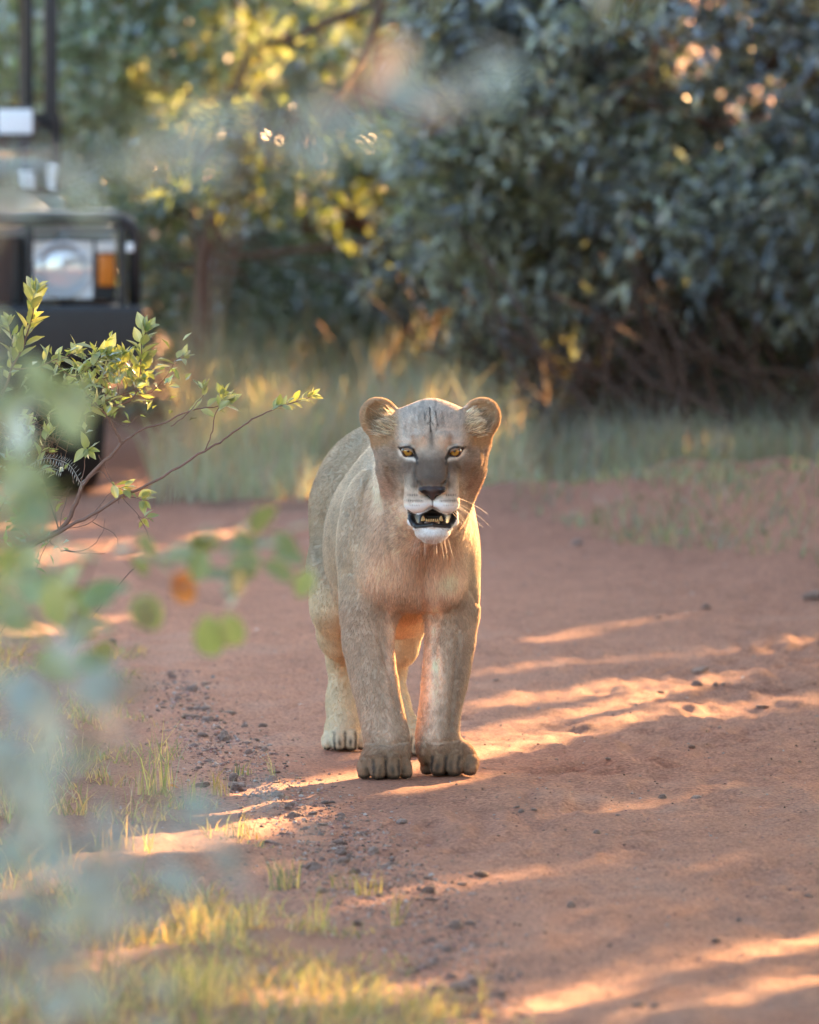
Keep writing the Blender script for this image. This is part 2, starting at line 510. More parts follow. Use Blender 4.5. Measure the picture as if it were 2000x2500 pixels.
def surface_nets(D):
    ins = D < 0
    nx, ny, nz = D.shape
    c = np.zeros((nx - 1, ny - 1, nz - 1), np.int8)
    for a in (0, 1):
        for b in (0, 1):
            for e in (0, 1):
                c += ins[a:nx - 1 + a, b:ny - 1 + b, e:nz - 1 + e]
    act = (c > 0) & (c < 8)
    I, J, K = np.nonzero(act)
    ids = np.full(act.shape, -1, np.int32); ids[I, J, K] = np.arange(len(I))
    acc = np.zeros((len(I), 3)); cnt = np.zeros(len(I))
    cor = [(a, b, e) for a in (0, 1) for b in (0, 1) for e in (0, 1)]
    for p in cor:
        for ax in range(3):
            if p[ax]: continue
            q = list(p); q[ax] = 1
            d0 = D[I + p[0], J + p[1], K + p[2]]; d1 = D[I + q[0], J + q[1], K + q[2]]
            m = (d0 < 0) != (d1 < 0)
            t = np.where(m, d0 / np.where(m, d0 - d1, 1), 0)
            pos = [I + p[0], J + p[1], K + p[2]]
            co = np.stack([gx[pos[0]], gy[pos[1]], gz[pos[2]]], 1).astype(float)
            g = (gx, gy, gz)[ax]
            co[:, ax] += t * (g[np.minimum(pos[ax] + 1, len(g) - 1)] - g[pos[ax]])
            acc[m] += co[m]; cnt[m] += 1
    V = acc / cnt[:, None]
    F = []
    a, b = ins[:-1, 1:-1, 1:-1], ins[1:, 1:-1, 1:-1]
    i, j, k = np.nonzero(a != b); fl = a[i, j, k]; j = j + 1; k = k + 1
    q = np.stack([ids[i, j - 1, k - 1], ids[i, j, k - 1], ids[i, j, k], ids[i, j - 1, k]], 1); q[~fl] = q[~fl][:, ::-1]; F.append(q)
    a, b = ins[1:-1, :-1, 1:-1], ins[1:-1, 1:, 1:-1]
    i, j, k = np.nonzero(a != b); fl = a[i, j, k]; i = i + 1; k = k + 1
    q = np.stack([ids[i - 1, j, k - 1], ids[i - 1, j, k], ids[i, j, k], ids[i, j, k - 1]], 1); q[~fl] = q[~fl][:, ::-1]; F.append(q)
    a, b = ins[1:-1, 1:-1, :-1], ins[1:-1, 1:-1, 1:]
    i, j, k = np.nonzero(a != b); fl = a[i, j, k]; i = i + 1; j = j + 1
    q = np.stack([ids[i - 1, j - 1, k], ids[i, j - 1, k], ids[i, j, k], ids[i - 1, j, k]], 1); q[~fl] = q[~fl][:, ::-1]; F.append(q)
    return V, np.concatenate(F)

LV, LF = surface_nets(D)
del D
# light smoothing, none on the fine face
def relax(V, F, n, lam):
    E = np.concatenate([F[:, [0, 1]], F[:, [1, 2]], F[:, [2, 3]], F[:, [3, 0]]])
    deg = np.bincount(E[:, 0], minlength=len(V)) + np.bincount(E[:, 1], minlength=len(V))
    for _ in range(n):
        s = np.stack([np.bincount(E[:, 0], V[E[:, 1], c], len(V)) + np.bincount(E[:, 1], V[E[:, 0], c], len(V)) for c in range(3)], 1)
        V = V + lam[:, None] * (s / deg[:, None] - V)
    return V
_lam = np.where((LV[:, 1] < -0.09) & (LV[:, 2] > 0.58), 0.25, 0.5)
LV = relax(LV, LF, 3, _lam)

def vnormals(V, F):
    n = np.cross(V[F[:, 2]] - V[F[:, 0]], V[F[:, 3]] - V[F[:, 1]])
    N = np.zeros_like(V)
    for c in range(4):
        for a in range(3):
            N[:, a] += np.bincount(F[:, c], n[:, a], len(V))
    return nrm(N)
LN = vnormals(LV, LF)
# folds: shallow creases along lines on the side facing the road
def crease(lines):
    global LV
    Pw = LV.copy(); Pw[:, 1] += LY
    px, py = proj(Pw)
    front = sstep(0.35, -0.1, LN[:, 1])
    for pts, wd, dp, y0, y1 in lines:
        m = (LV[:, 1] > y0) & (LV[:, 1] < y1)
        d = seg_dist(px[m], py[m], pts)
        LV[m] -= LN[m] * (front[m] * dp * np.exp(-(d / wd) ** 2))[:, None]
def seg_dist(px, py, pts):
    d = np.full(len(px), 1e9)
    for (x0, y0), (x1, y1) in zip(pts[:-1], pts[1:]):
        bx, by = x1 - x0, y1 - y0
        t = np.clip(((px - x0) * bx + (py - y0) * by) / (bx * bx + by * by + 1e-9), 0, 1)
        d = np.minimum(d, np.hypot(px - x0 - t * bx, py - y0 - t * by))
    return d
crease([([(925, 1100), (893, 1180), (868, 1290), (852, 1400)], 9, 0.007, -0.05, 0.5), ([(850, 1250), (846, 1320), (856, 1400)], 6, 0.007, -0.05, 0.5),
        ([(880, 1070), (815, 1150), (783, 1270), (778, 1360)], 10, 0.008, 0.2, 1.2), ([(1046, 1370), (1034, 1430), (1042, 1480)], 18, 0.012, -0.1, 0.2),
        ([(940, 1220), (950, 1320), (960, 1400)], 14, 0.006, -0.2, 0.2), ([(1150, 1436), (1168, 1470)], 6, 0.006, 0.0, 0.3),
        ([(1010, 1130), (1013, 1165), (1010, 1200)], 3.5, 0.003, -0.5, -0.2), ([(1097, 1130), (1094, 1165), (1097, 1200)], 3.5, 0.003, -0.5, -0.2),
        ([(948, 1145), (958, 1175), (972, 1200)], 5, 0.005, -0.5, -0.12), ([(1160, 1145), (1150, 1175), (1136, 1200)], 5, 0.005, -0.5, -0.12),
        ([(1052, 1000), (1053, 1060)], 5, 0.002, -0.5, -0.1), ([(925, 1560), (950, 1640), (970, 1730)], 6, 0.005, -0.2, 0.3), ([(868, 1560), (892, 1680), (905, 1780)], 8, 0.004, -0.2, 0.3),
        ([(1064, 1500), (1062, 1600), (1078, 1740)], 7, 0.005, -0.2, 0.3), ([(1120, 1540), (1108, 1660), (1098, 1780)], 6, 0.004, -0.2, 0.3), ([(895, 1812), (950, 1818), (1000, 1808)], 5, 0.003, -0.2, 0.2), ([(1020, 1806), (1070, 1812), (1118, 1806)], 5, 0.003, -0.2, 0.2), ([(900, 1120), (930, 1240)], 8, 0.004, -0.1, 0.4)])
LN = vnormals(LV, LF)
# loose skin and muscle relief on the body
_b = sstep(-0.05, 0.1, LV[:, 1]) * sstep(0.3, 0.5, LV[:, 2])
LV = LV + LN * (_b * 0.006 * fbm(LV[:, 0] * 9, LV[:, 1] * 7, LV[:, 2] * 4.5, 3, 5))[:, None]
LN = vnormals(LV, LF)

def mixc(c, col, w):
    w = np.clip(w, 0, 1)[:, None]
    return c * (1 - w) + np.array(col)[None, :] * w

def seg_dist(px, py, pts):
    d = np.full(len(px), 1e9)
    for (x0, y0), (x1, y1) in zip(pts[:-1], pts[1:]):
        bx, by = x1 - x0, y1 - y0
        t = np.clip(((px - x0) * bx + (py - y0) * by) / (bx * bx + by * by + 1e-9), 0, 1)
        d = np.minimum(d, np.hypot(px - x0 - t * bx, py - y0 - t * by))
    return d

def lion_color(P, N):
    """coat colours with some light and shade painted in, from position on the animal"""
    x, y, z = P[:, 0], P[:, 1], P[:, 2]
    Pw = P.copy(); Pw[:, 1] += LY
    px, py = proj(Pw)
    n1 = fbm(x * 14, y * 14, z * 14, 4, 3); n2 = fbm(x * 60, y * 60, z * 60, 3, 9); n3 = fbm(x * 160, y * 160, z * 160, 2, 21)
    c = np.tile(np.array([0.345, 0.295, 0.225]), (len(x), 1))
    c *= (1 + 0.15 * n1 + 0.12 * n2 + 0.06 * n3)[:, None]
    # upper ribs lightened, rump darkened: body light and shade painted in
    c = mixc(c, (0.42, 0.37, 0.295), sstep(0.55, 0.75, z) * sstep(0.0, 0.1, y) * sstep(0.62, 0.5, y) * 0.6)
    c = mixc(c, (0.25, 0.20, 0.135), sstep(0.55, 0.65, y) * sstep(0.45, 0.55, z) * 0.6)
    c *= (1 + 0.24 * fbm(x * 30, y * 12, z * 18, 3, 77) + 0.05 * n2)[:, None]
    # fawn chest and throat, warm light and crease shade painted in
    ch = sstep(0.16, 0.0, y) * sstep(0.40, 0.50, z + 0.35 * np.maximum(0, 0.09 - np.abs(x - 0.01))) * sstep(0.86, 0.74, z) * (1 - 0.7 * sstep(0.09, 0.17, np.abs(x - 0.01)))
    ch = ch * (0.85 + 0.25 * n1)
    c = mixc(c, (0.50, 0.385, 0.295), ch * 0.85)
    c = mixc(c, (0.68, 0.54, 0.44), ch * np.exp(-((px - 1095) / 50) ** 2 - ((py - 1425) / 45) ** 2) * 0.9)
    c = mixc(c, (0.62, 0.46, 0.35), ch * np.exp(-((px - 930) / 60) ** 2 - ((py - 1405) / 50) ** 2) * 0.6)
    c = mixc(c, (0.66, 0.60, 0.52), np.exp(-((px - 930) / 26) ** 2 - ((py - 1180) / 80) ** 2) * (y > -0.2) * 0.55)
    c = mixc(c, (0.40, 0.26, 0.17), ch * np.exp(-((px - 1035) / 55) ** 2 - ((py - 1375) / 50) ** 2) * 0.7)
    c = mixc(c, (0.17, 0.11, 0.075), np.exp(-((px - 930) / 38) ** 2 - ((py - 1492) / 20) ** 2) * (y < 0.2) * 0.65)  # crease shade painted where chest meets leg, here and below
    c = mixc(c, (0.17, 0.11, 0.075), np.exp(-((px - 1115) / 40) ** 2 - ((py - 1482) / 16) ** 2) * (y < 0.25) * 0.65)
    # belly
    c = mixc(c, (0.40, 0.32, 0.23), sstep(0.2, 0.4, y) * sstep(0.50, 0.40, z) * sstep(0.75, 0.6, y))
    # inner forelegs pale, outer brownish
    leg = sstep(0.54, 0.40, z) * (y < 0.30)
    c = mixc(c, (0.315, 0.225, 0.165), leg * 0.8)
    c = mixc(c, (0.66, 0.52, 0.42), leg * (np.exp(-((px - 1060 - 10 * n1) / 20) ** 2) + 0.55 * np.exp(-((px - 950 - 8 * n1) / 12) ** 2)) * sstep(1860, 1780, py) * (0.55 + 0.7 * n1 + 0.3 * n2))
    c = mixc(c, (0.16, 0.105, 0.07), leg * (0.8 + 0.6 * n2) * np.exp(-((px - 1115 + (py - 1690) * 0.16) / 20) ** 2) * sstep(0.4, 0.3, z) * 0.6)
    # hind legs: paler with brown bars
    hl = sstep(0.5, 0.42, z) * (y > 0.6)
    c = mixc(c, (0.42, 0.345, 0.235), hl * 0.8)
    c *= (1 + (0.12 * n2 + 0.08 * n3) * np.maximum(hl, leg))[:, None]
    bars = sstep(0.0, 0.5, np.sin(z * 75 + n1 * 8)) * sstep(0.18, 0.26, z) * sstep(0.44, 0.38, z)
    c = mixc(c, (0.24, 0.17, 0.10), hl * bars * 0.5 * (0.6 + 0.6 * n2))
    c = mixc(c, (0.30, 0.19, 0.10), hl * np.exp(-((px - 840) / 15) ** 2) * sstep(0.10, 0.2, z) * 0.6)
    # paws: brown toes stained by red dust, shade between and under the toes painted dark
    pw = sstep(0.085, 0.065, z)
    c = mixc(c, (0.20, 0.112, 0.060), sstep(0.13, 0.05, z + 0.02 * n1 + 0.012 * n2) * (y < 0.3) * 0.9)
    c = mixc(c, (0.42, 0.35, 0.25), pw * (y > 0.3) * 0.6)
    toes = []
    for cx, cy, w, yaw in ((-0.063, -0.115, 0.142, 0.10), (0.097, 0.005, 0.150, -0.22), (-0.177, 0.845, 0.124, 0.05), (0.004, 0.665, 0.112, -0.25)):
        cs, sn = math.cos(yaw), math.sin(yaw)
        lx = (x - cx) * cs + (y - cy) * sn + 0.004 * n2; ly = -(x - cx) * sn + (y - cy) * cs
        near = (np.abs(lx) < w * 0.62) & (np.abs(ly) < 0.12)
        for u in (-1, 0, 1):
            g = np.exp(-((lx - u * w * 0.238) / 0.0042) ** 2) * near * sstep(0.062, 0.05, z) * sstep(0.06, 0.0, ly)
            c = mixc(c, (0.025, 0.018, 0.014), g * (0.75 + 0.5 * n1))
        for u in (-1.5, -0.5, 0.5, 1.5):
            g = np.exp(-((lx - u * w * 0.238) / 0.006) ** 2 - ((z - 0.026) / 0.014) ** 2) * near * sstep(0.03, 0.0, ly)
            c = mixc(c, (0.035, 0.025, 0.018), g * (0.7 + 0.9 * n1))
        c = mixc(c, (0.045, 0.032, 0.025), near * sstep(0.016, 0.006, z) * 0.9)  # contact shade painted along the paw's lower edge
    # ------------- head
    hd = (y < -0.06) & (z > 0.60)
    h = hd.astype(float)
    fx = np.abs(px - 1054)
    sk = h * sstep(1200, 1150, py)
    c = mixc(c, (0.305, 0.24, 0.185), sk * 0.9)
    c *= (1 + (0.26 * n2 + 0.26 * n3) * h)[:, None]
    # forehead and temples greyed paler, top light painted in
    c = mixc(c, (0.42, 0.375, 0.33), h * sstep(1095, 1035, py) * 0.8)
    c *= (1 - 0.22 * h * sstep(1070, 1040, py) * sstep(0.1, 0.5, fbm(px * 0.11, py * 0.03, 0, 3, 88)))[:, None]
    # rosy fawn between the eyes
    c = mixc(c, (0.46, 0.32, 0.22), h * np.exp(-((fx - 22) / 18) ** 2 - ((py - 1082) / 20) ** 2) * 0.85)
    c = mixc(c, (0.135, 0.10, 0.075), h * np.exp(-(fx / (7 + 3 * n2)) ** 2) * sstep(1045, 1062, py) * sstep(1105, 1080, py) * 0.75)
    # cracks of dark hair on the crown
    j = n2 * 2.5
    for pts, wd, st in (([(1049, 998), (1050, 1025), (1052, 1055)], 1.3, 0.85), ([(1050, 1030), (1043, 1037)], 1.2, 0.7), ([(1062, 1006), (1066, 1024), (1068, 1040)], 1.4, 0.6),
                        ([(1037, 1008), (1038, 1026)], 1.4, 0.5), ([(1052, 1028), (1058, 1038)], 1.2, 0.6), ([(1078, 1010), (1080, 1024)], 1.4, 0.35), ([(1026, 1012), (1022, 1026)], 1.4, 0.35), ([(1068, 1040), (1064, 1052)], 1.2, 0.4), ([(1090, 1006), (1093, 1020)], 1.2, 0.25), ([(1044, 1000), (1041, 1012), (1045, 1022)], 1.1, 0.35)):
        c = mixc(c, (0.04, 0.035, 0.03), h * np.exp(-(seg_dist(px + j, py, pts) / (wd * 1.5)) ** 2) * st)
    # dark muzzle bridge and cheeks under the eyes
    c = mixc(c, (0.135, 0.088, 0.060), h * sstep(58, 36, fx + 6 * n2) * sstep(1100, 1130, py) * sstep(1200, 1186, py) * (0.85 + 0.15 * n1))
    c = mixc(c, (0.115, 0.072, 0.048), h * np.exp(-((fx - 60) / 26) ** 2 - ((py - 1140 - (fx - 60) * 0.35) / (23 + 9 * n1)) ** 2) * (0.82 + 0.4 * n2))
    c = mixc(c, (0.20, 0.13, 0.085), h * np.exp(-((fx - 92 - 8 * n2) / 20) ** 2 - ((py - 1150 + 10 * n1) / 30) ** 2) * (0.5 + 0.5 * n2))
    c = mixc(c, (0.10, 0.06, 0.045), h * np.exp(-(seg_dist(fx + 3 * n2, py, [(108, 1160), (98, 1178), (86, 1194)]) / 4.0) ** 2) * 0.55)
    c = mixc(c, (0.11, 0.085, 0.065), h * np.exp(-((fx - 40 + (py - 1150) * -0.05) / 3.5) ** 2) * sstep(1120, 1135, py) * sstep(1200, 1180, py) * 0.6)
    c = mixc(c, (0.105, 0.08, 0.065), h * np.exp(-(fx / 26) ** 2 - ((py - 1172) / 14) ** 2) * 0.6)
    # cheek edges rosy, crease
    c = mixc(c, (0.33, 0.215, 0.15), h * sstep(66, 96, fx + 8 * n1) * sstep(1150, 1180, py) * sstep(1235, 1205, py) * 0.8)
    # orange brow spots
    c = mixc(c, (0.25, 0.12, 0.05), h * np.exp(-((fx - 45) / 5.5) ** 2 - ((py - 1075) / 13) ** 2) * 0.75)
    # pale brow patches above and white under the eyes
    c = mixc(c, (0.55, 0.50, 0.45), h * np.exp(-((fx - 62) / 16) ** 2 - ((py - 1076) / 7) ** 2) * 0.55)
    dw = seg_dist(fx, py, [(38, 1124), (46, 1121), (60, 1119), (74, 1110), (78, 1100)])
    c = mixc(c, (0.66, 0.60, 0.52), h * np.exp(-(dw / 4.5) ** 2) * 0.85)
    # black rims and tear line
    de = seg_dist(fx, py, [(35, 1120), (41, 1107), (45, 1097), (56, 1091.5), (68, 1092), (78, 1094)])
    c = mixc(c, (0.012, 0.010, 0.009), h * np.exp(-(de / 3.1) ** 4))
    de = seg_dist(fx, py, [(36, 1118), (44, 1112), (56, 1114), (68, 1109), (76, 1096)])
    c = mixc(c, (0.012, 0.010, 0.009), h * np.exp(-(de / 3.0) ** 4))
    dt = seg_dist(fx, py, [(41, 1108), (37, 1120), (35, 1132)])
    c = mixc(c, (0.03, 0.023, 0.02), h * np.exp(-(dt / 3.4) ** 2) * 0.9)
    # white upper lip
    wl = h * sstep(1210, 1236, py - fx * 0.16 + 4 * n2) * sstep(76, 62, fx) * (y < -0.25)
    c = mixc(c, (0.92, 0.90, 0.87), wl * (0.98 - 0.30 * sstep(20, 50, fx) * sstep(1240, 1222, py)))
    c = mixc(c, (0.46, 0.31, 0.21), h * (y < -0.25) * np.exp(-((fx - 50) / 18) ** 2 - ((py - 1207) / 10) ** 2) * 0.7)
    for yy, x0, x1 in ((1209, 34, 58), (1223, 20, 60), (1234, 28, 56)):
        dd = np.abs(py - yy + (fx - 40) * 0.02)
        dots = 0.55 + 0.45 * np.cos(fx * 1.15 + yy)
        c = mixc(c, (0.10, 0.06, 0.045), h * (y < -0.26) * np.exp(-(dd / 2.8) ** 2) * sstep(x0 - 4, x0 + 4, fx) * sstep(x1 + 4, x1 - 4, fx) * dots * (1.0 if yy < 1230 else 0.75))
    # nose leather
    ns = h * (y < -0.345) * sstep(1.0, 0.86, (np.abs(px - 1056) / np.interp(py, [1186, 1190, 1196, 1204, 1212, 1221, 1224], [20, 34, 37, 27, 13, 3, 0.5]))) * (py > 1187) * (py < 1224)
    c = mixc(c, (0.055, 0.032, 0.028), ns)
    c = mixc(c, (0.013, 0.010, 0.010), h * (y < -0.33) * np.exp(-((np.abs(px - 1056) - 21) / 13) ** 4 - ((py - 1200 + (np.abs(px - 1056) - 20) * 0.35) / 5.0) ** 4))
    c = mixc(c, (0.02, 0.015, 0.014), h * (y < -0.34) * np.exp(-((px - 1056) / 2.2) ** 2) * sstep(1218, 1222, py) * sstep(1248, 1243, py))
    # mouth: black lips and dark inside
    top = np.interp(px, [996, 1008, 1022, 1040, 1056, 1072, 1090, 1104, 1114], [1244, 1252, 1257, 1250, 1242, 1250, 1257, 1252, 1244])
    bot = np.interp(px, [996, 1004, 1014, 1056, 1098, 1107, 1115], [1268, 1284, 1291, 1287, 1291, 1284, 1268])
    mo = h * (y < -0.20) * sstep(-1.5, 1.0, py - top) * sstep(1.5, -1.0, py - bot) * (px > 995) * (px < 1115)
    c = mixc(c, (0.013, 0.011, 0.012), mo)
    # white chin
    cw = h * (y < -0.24) * sstep(0, 4, py - bot) * sstep(58, 40, fx + 5 * n2) * sstep(1336, 1312, py + 5 * n2)
    c = mixc(c, (0.56, 0.55, 0.54), cw * (0.92 + 0.1 * n2))
    c *= (1 + 0.22 * cw * n2 + 0.15 * cw * n3)[:, None]
    c = mixc(c, (0.40, 0.28, 0.19), h * (y < -0.2) * sstep(1316, 1334, py + 6 * n2) * sstep(60, 40, fx) * 0.6)
    c = mixc(c, (0.2, 0.18, 0.17), h * (y < -0.3) * np.exp(-((px - 1056) / 16) ** 2 - ((py - 1289) / 4) ** 2) * 0.5)
    # ears: ochre inside and out, dark hollow
    for ex, s in ((930, -1), (1171, 1)):
        e = h * sstep(74, 54, np.hypot(px - ex - s * 6, (py - 1030) * 0.95) + 8 * n2) * sstep(66, 98, fx + 6 * n1)
        c = mixc(c, (0.34, 0.235, 0.135), e * 0.9)
        c = mixc(c, (0.62, 0.47, 0.30), e * np.exp(-((px - ex - s * 3) / 22) ** 2 - ((py - 1010) / 12) ** 2) * 0.7)
        c = mixc(c, (0.035, 0.025, 0.02), e * np.exp(-(((px - ex) * 0.8 + (py - 1040) * 0.6 * s) / 13) ** 2 - (((py - 1040) * 0.8 - (px - ex) * 0.6 * s) / 24) ** 2) * 0.95 * (N[:, 1] < 0.2))
        c = mixc(c, (0.10, 0.07, 0.045), e * (N[:, 1] > 0.2) * 0.8)
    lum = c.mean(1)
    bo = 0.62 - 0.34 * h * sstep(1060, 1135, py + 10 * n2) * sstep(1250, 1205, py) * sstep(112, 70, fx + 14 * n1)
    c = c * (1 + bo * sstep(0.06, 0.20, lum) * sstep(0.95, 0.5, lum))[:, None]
    return np.clip(c, 0.005, 0.85)

def fur_mat(name, translucent):
    t = NT(name)
    at = t.n('ShaderNodeAttribute', attribute_name='Col')
    d = t.n('ShaderNodeBsdfDiffuse')
    t.l(at.outputs['Color'], d.inputs['Color'])
    g = t.n('ShaderNodeBsdfGlossy', i_Roughness=0.42)
    gc = t.n('ShaderNodeMix', data_type='RGBA'); gc.inputs[0].default_value = 0.5
    gc.inputs[7].default_value = (0.8, 0.8, 0.8, 1); t.l(at.outputs['Color'], gc.inputs[6]); t.l(gc.outputs[2], g.inputs['Color'])
    m = t.n('ShaderNodeMixShader'); m.inputs[0].default_value = 0.09
    if translucent:
        tr = t.n('ShaderNodeBsdfTranslucent')
        sat = t.n('ShaderNodeHueSaturation', i_Saturation=0.95, i_Value=1.35)
        t.l(at.outputs['Color'], sat.inputs['Color']); t.l(sat.outputs[0], tr.inputs['Color'])
        m2 = t.n('ShaderNodeMixShader'); m2.inputs[0].default_value = 0.42
        t.l(d.outputs[0], m2.inputs[1]); t.l(tr.outputs[0], m2.inputs[2])
        t.l(m2.outputs[0], m.inputs[1])
    else:
        t.l(d.outputs[0], m.inputs[1])
    t.l(g.outputs[0], m.inputs[2]); t.l(m.outputs[0], t.out.inputs[0])
    return t.m

M_skin = NT('lion_skin')
_at = M_skin.n('ShaderNodeAttribute', attribute_name='Col')
_p = M_skin.n('ShaderNodeBsdfPrincipled', i_Roughness=0.55)
_sep = M_skin.n('ShaderNodeSeparateColor'); M_skin.l(_at.outputs['Color'], _sep.inputs[0])
_mr = M_skin.n('ShaderNodeMapRange'); _mr.inputs[1].default_value = 0.02; _mr.inputs[2].default_value = 0.12; _mr.inputs[3].default_value = 0.38; _mr.inputs[4].default_value = 0.85
M_skin.l(_sep.outputs[0], _mr.inputs[0]); M_skin.l(_mr.outputs[0], _p.inputs['Roughness'])
M_skin.l(_at.outputs['Color'], _p.inputs['Base Color']); M_skin.l(_p.outputs[0], M_skin.out.inputs[0])
M_fur = fur_mat('lion_fur', True)

lion = empty('lioness', (0, LY, 0), 'tawny lioness standing on the red dirt road facing forward with mouth slightly open', 'lioness')
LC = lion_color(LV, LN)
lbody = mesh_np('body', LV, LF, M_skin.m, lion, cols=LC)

def curves_obj(name, P, rad0, rad1, C, mat, parent=None):
    """P (n,k,3) strands, rad arrays (n,), C (n,3)"""
    n, k, _ = P.shape
    cu = bpy.data.hair_curves.new(name)
    cu.add_curves([k] * n)
    cu.points.foreach_set('position', P.astype(np.float32).ravel())
    t = np.linspace(0, 1, k)[None, :]
    r = (np.asarray(rad0)[:, None] * (1 - t) + np.asarray(rad1)[:, None] * t).astype(np.float32)
    cu.points.foreach_set('radius', r.ravel())
    ca = cu.attributes.new('Col', 'FLOAT_COLOR', 'POINT')
    c4 = np.ones((n, k, 4), np.float32); c4[:, :, :3] = C[:, None, :]
    ca.data.foreach_set('color', c4.ravel())
    cu.materials.append(mat)
    o = bpy.data.objects.new(name, cu)
    return link(o, parent)

def sample_surface(V, F, N, n, wfun):
    A = 0.5 * np.linalg.norm(np.cross(V[F[:, 2]] - V[F[:, 0]], V[F[:, 3]] - V[F[:, 1]]), axis=1)
    c = V[F].mean(1)
    w = A * wfun(c, nrm(N[F].sum(1)))
    cdf = np.cumsum(w); f = np.searchsorted(cdf, rng.random(n) * cdf[-1]); f = np.minimum(f, len(F) - 1)
    u, v = rng.random(n)[:, None], rng.random(n)[:, None]
    q = V[F[f]]; qn = N[F[f]]
    P = (q[:, 0] * (1 - u) + q[:, 1] * u) * (1 - v) + (q[:, 3] * (1 - u) + q[:, 2] * u) * v
    Nn = nrm((qn[:, 0] * (1 - u) + qn[:, 1] * u) * (1 - v) + (qn[:, 3] * (1 - u) + qn[:, 2] * u) * v)
    return P, Nn

def fur_weight(c, n):
    w = np.where(n[:, 1] < 0.35, 1.0, 0.22)
    head = (c[:, 1] < -0.06) & (c[:, 2] > 0.62)
    return w * np.where(head, 3.2, 1.0) * np.where(c[:, 1] > 0.35, 0.7, 1.0)

NF = 420000
FP, FN = sample_surface(LV, LF, LN, NF, fur_weight)
FC = lion_color(FP, FN)
_pw = FP.copy(); _pw[:, 1] += LY
fpx, fpy = proj(_pw)
head = (FP[:, 1] < -0.06) & (FP[:, 2] > 0.60)
# combing direction
cd = np.tile(np.array([0.0, 0.75, -0.6]), (NF, 1))                     # back and down
leg = sstep(0.5, 0.4, FP[:, 2]); cd[:, 1] -= leg * 0.75; cd[:, 2] -= leg * 0.4
chest = (FP[:, 1] < 0.13) & (FP[:, 2] > 0.40) & (~head)
cd[chest] = np.stack([(FP[chest, 0] - 0.03) * 1.5, np.full(chest.sum(), 0.1), np.full(chest.sum(), -1.0)], 1)
rx = (fpx - 1054) / 120.0; rz = (1225 - fpy) / 120.0
hd = np.stack([rx * 0.8, np.full(NF, 0.7), rz * 0.5], 1)
cd[head] = hd[head]
cd += 0.15 * rng.normal(size=(NF, 3))
cd += 0.28 * np.stack([fbm(FP[:, 0] * 16, FP[:, 1] * 16, FP[:, 2] * 16, 2, s) for s in (31, 32, 33)], 1)
tang = nrm(cd - (cd * FN).sum(1)[:, None] * FN)
ln = np.full(NF, 0.010)
ln[chest] = 0.010 + 0.010 * sstep(0.16, 0.08, np.abs(FP[chest, 0] - 0.01)) * sstep(0.43, 0.5, FP[chest, 2])
belly = (FP[:, 2] < 0.47) & (FP[:, 1] > 0.2) & (FP[:, 1] < 0.7); ln[belly] = 0.02
ln[(FP[:, 2] < 0.40)] = 0.009
ln[FP[:, 2] < 0.06] = 0.006
ln[head] = 0.0062
ln[head & (fpy > 1130) & (np.abs(fpx - 1054) > 85)] = 0.013
_fr = head & (fpy + 14 * rng.normal(size=NF) > 1062) & (fpy < 1250)
_tgt = np.where(fpy > 1195, 0.0034, 0.0044)
_k = sstep(70, 118, np.abs(fpx - 1054) + 10 * rng.normal(size=NF))
ln[_fr] = (_tgt + (0.012 - _tgt) * _k)[_fr]
ln[head & (fpy > 1290)] = 0.008
ln[head & (fpy > 1318)] = 0.012
ln[head & (FP[:, 1] > -0.16) & (fpy > 1150)] = 0.018
lift = np.full(NF, 0.38); lift[chest] = 0.45; lift[head & (fpy > 1296)] = 0.5
earm = head & (np.abs(fpx - 1051) > 92) & (fpy < 1092)
ln[earm] = 0.008
_ex = np.where(fpx < 1051, 930, 1171); _es = np.sign(fpx - 1051)
earin = head & (fpy < 1085) & (FN[:, 1] < 0.0) & (rng.random(NF) < 0.40 - 0.40 * np.hypot(fpx - _ex + _es * 9, (fpy - 1030) * 0.8) / 34)
ln[earin] = 0.034 * rng.uniform(0.5, 1.1, earin.sum()); lift[earin] = 0.22
_t = np.stack([_es * 1.0, np.full(NF, -0.35), 0.55 + 0.4 * np.sin(fpy * 0.2)], 1)
tang[earin] = nrm(_t[earin] + 0.22 * rng.normal(size=(earin.sum(), 3)))
FC[earin] = np.array([0.95, 0.78, 0.56])[None] * rng.uniform(0.35, 1.15, (earin.sum(), 1))
dark = (FC.sum(1) < 0.10)
ln *= rng.uniform(0.6, 1.15, NF)
# bare skin: nose, lips, eye rims
bare = dark & head
eyer = np.minimum(np.hypot(fpx - 997, (fpy - 1102) * 1.2), np.hypot(fpx - 1110, (fpy - 1102) * 1.2))
bare |= head & (eyer < 24) & (FP[:, 1] < -0.2)
nosez = head & (np.abs(fpx - 1056) < np.interp(fpy, [1184, 1196, 1204, 1224], [36, 38, 28, 5])) & (fpy > 1186) & (fpy < 1226)
bare |= nosez
mth = head & (fpx > 994) & (fpx < 1116) & (fpy > 1243) & (fpy < 1290)
bare |= mth & (rng.random(NF) < 0.95)
keep = ~bare & (FP[:, 2] > 0.006)
FP, FN, FC, tang, ln, lift = FP[keep], FN[keep], FC[keep], tang[keep], ln[keep], lift[keep]
nK = len(FP)
FC = np.clip(FC * rng.uniform(0.76, 1.28, nK)[:, None], 0.005, 0.92)
ts = np.array([0, 0.4, 0.75, 1.0])
lf = lift * rng.uniform(0.6, 1.5, nK)
d1 = nrm(tang + FN * lf[:, None] * 1.3)
d2 = nrm(tang + FN * (lf[:, None] * 0.35) + np.array([0, 0, -0.15]))
ST_ = np.zeros((nK, 4, 3))
ST_[:, 0] = FP - FN * 0.001
ST_[:, 1] = ST_[:, 0] + d1 * (ln * 0.4)[:, None]
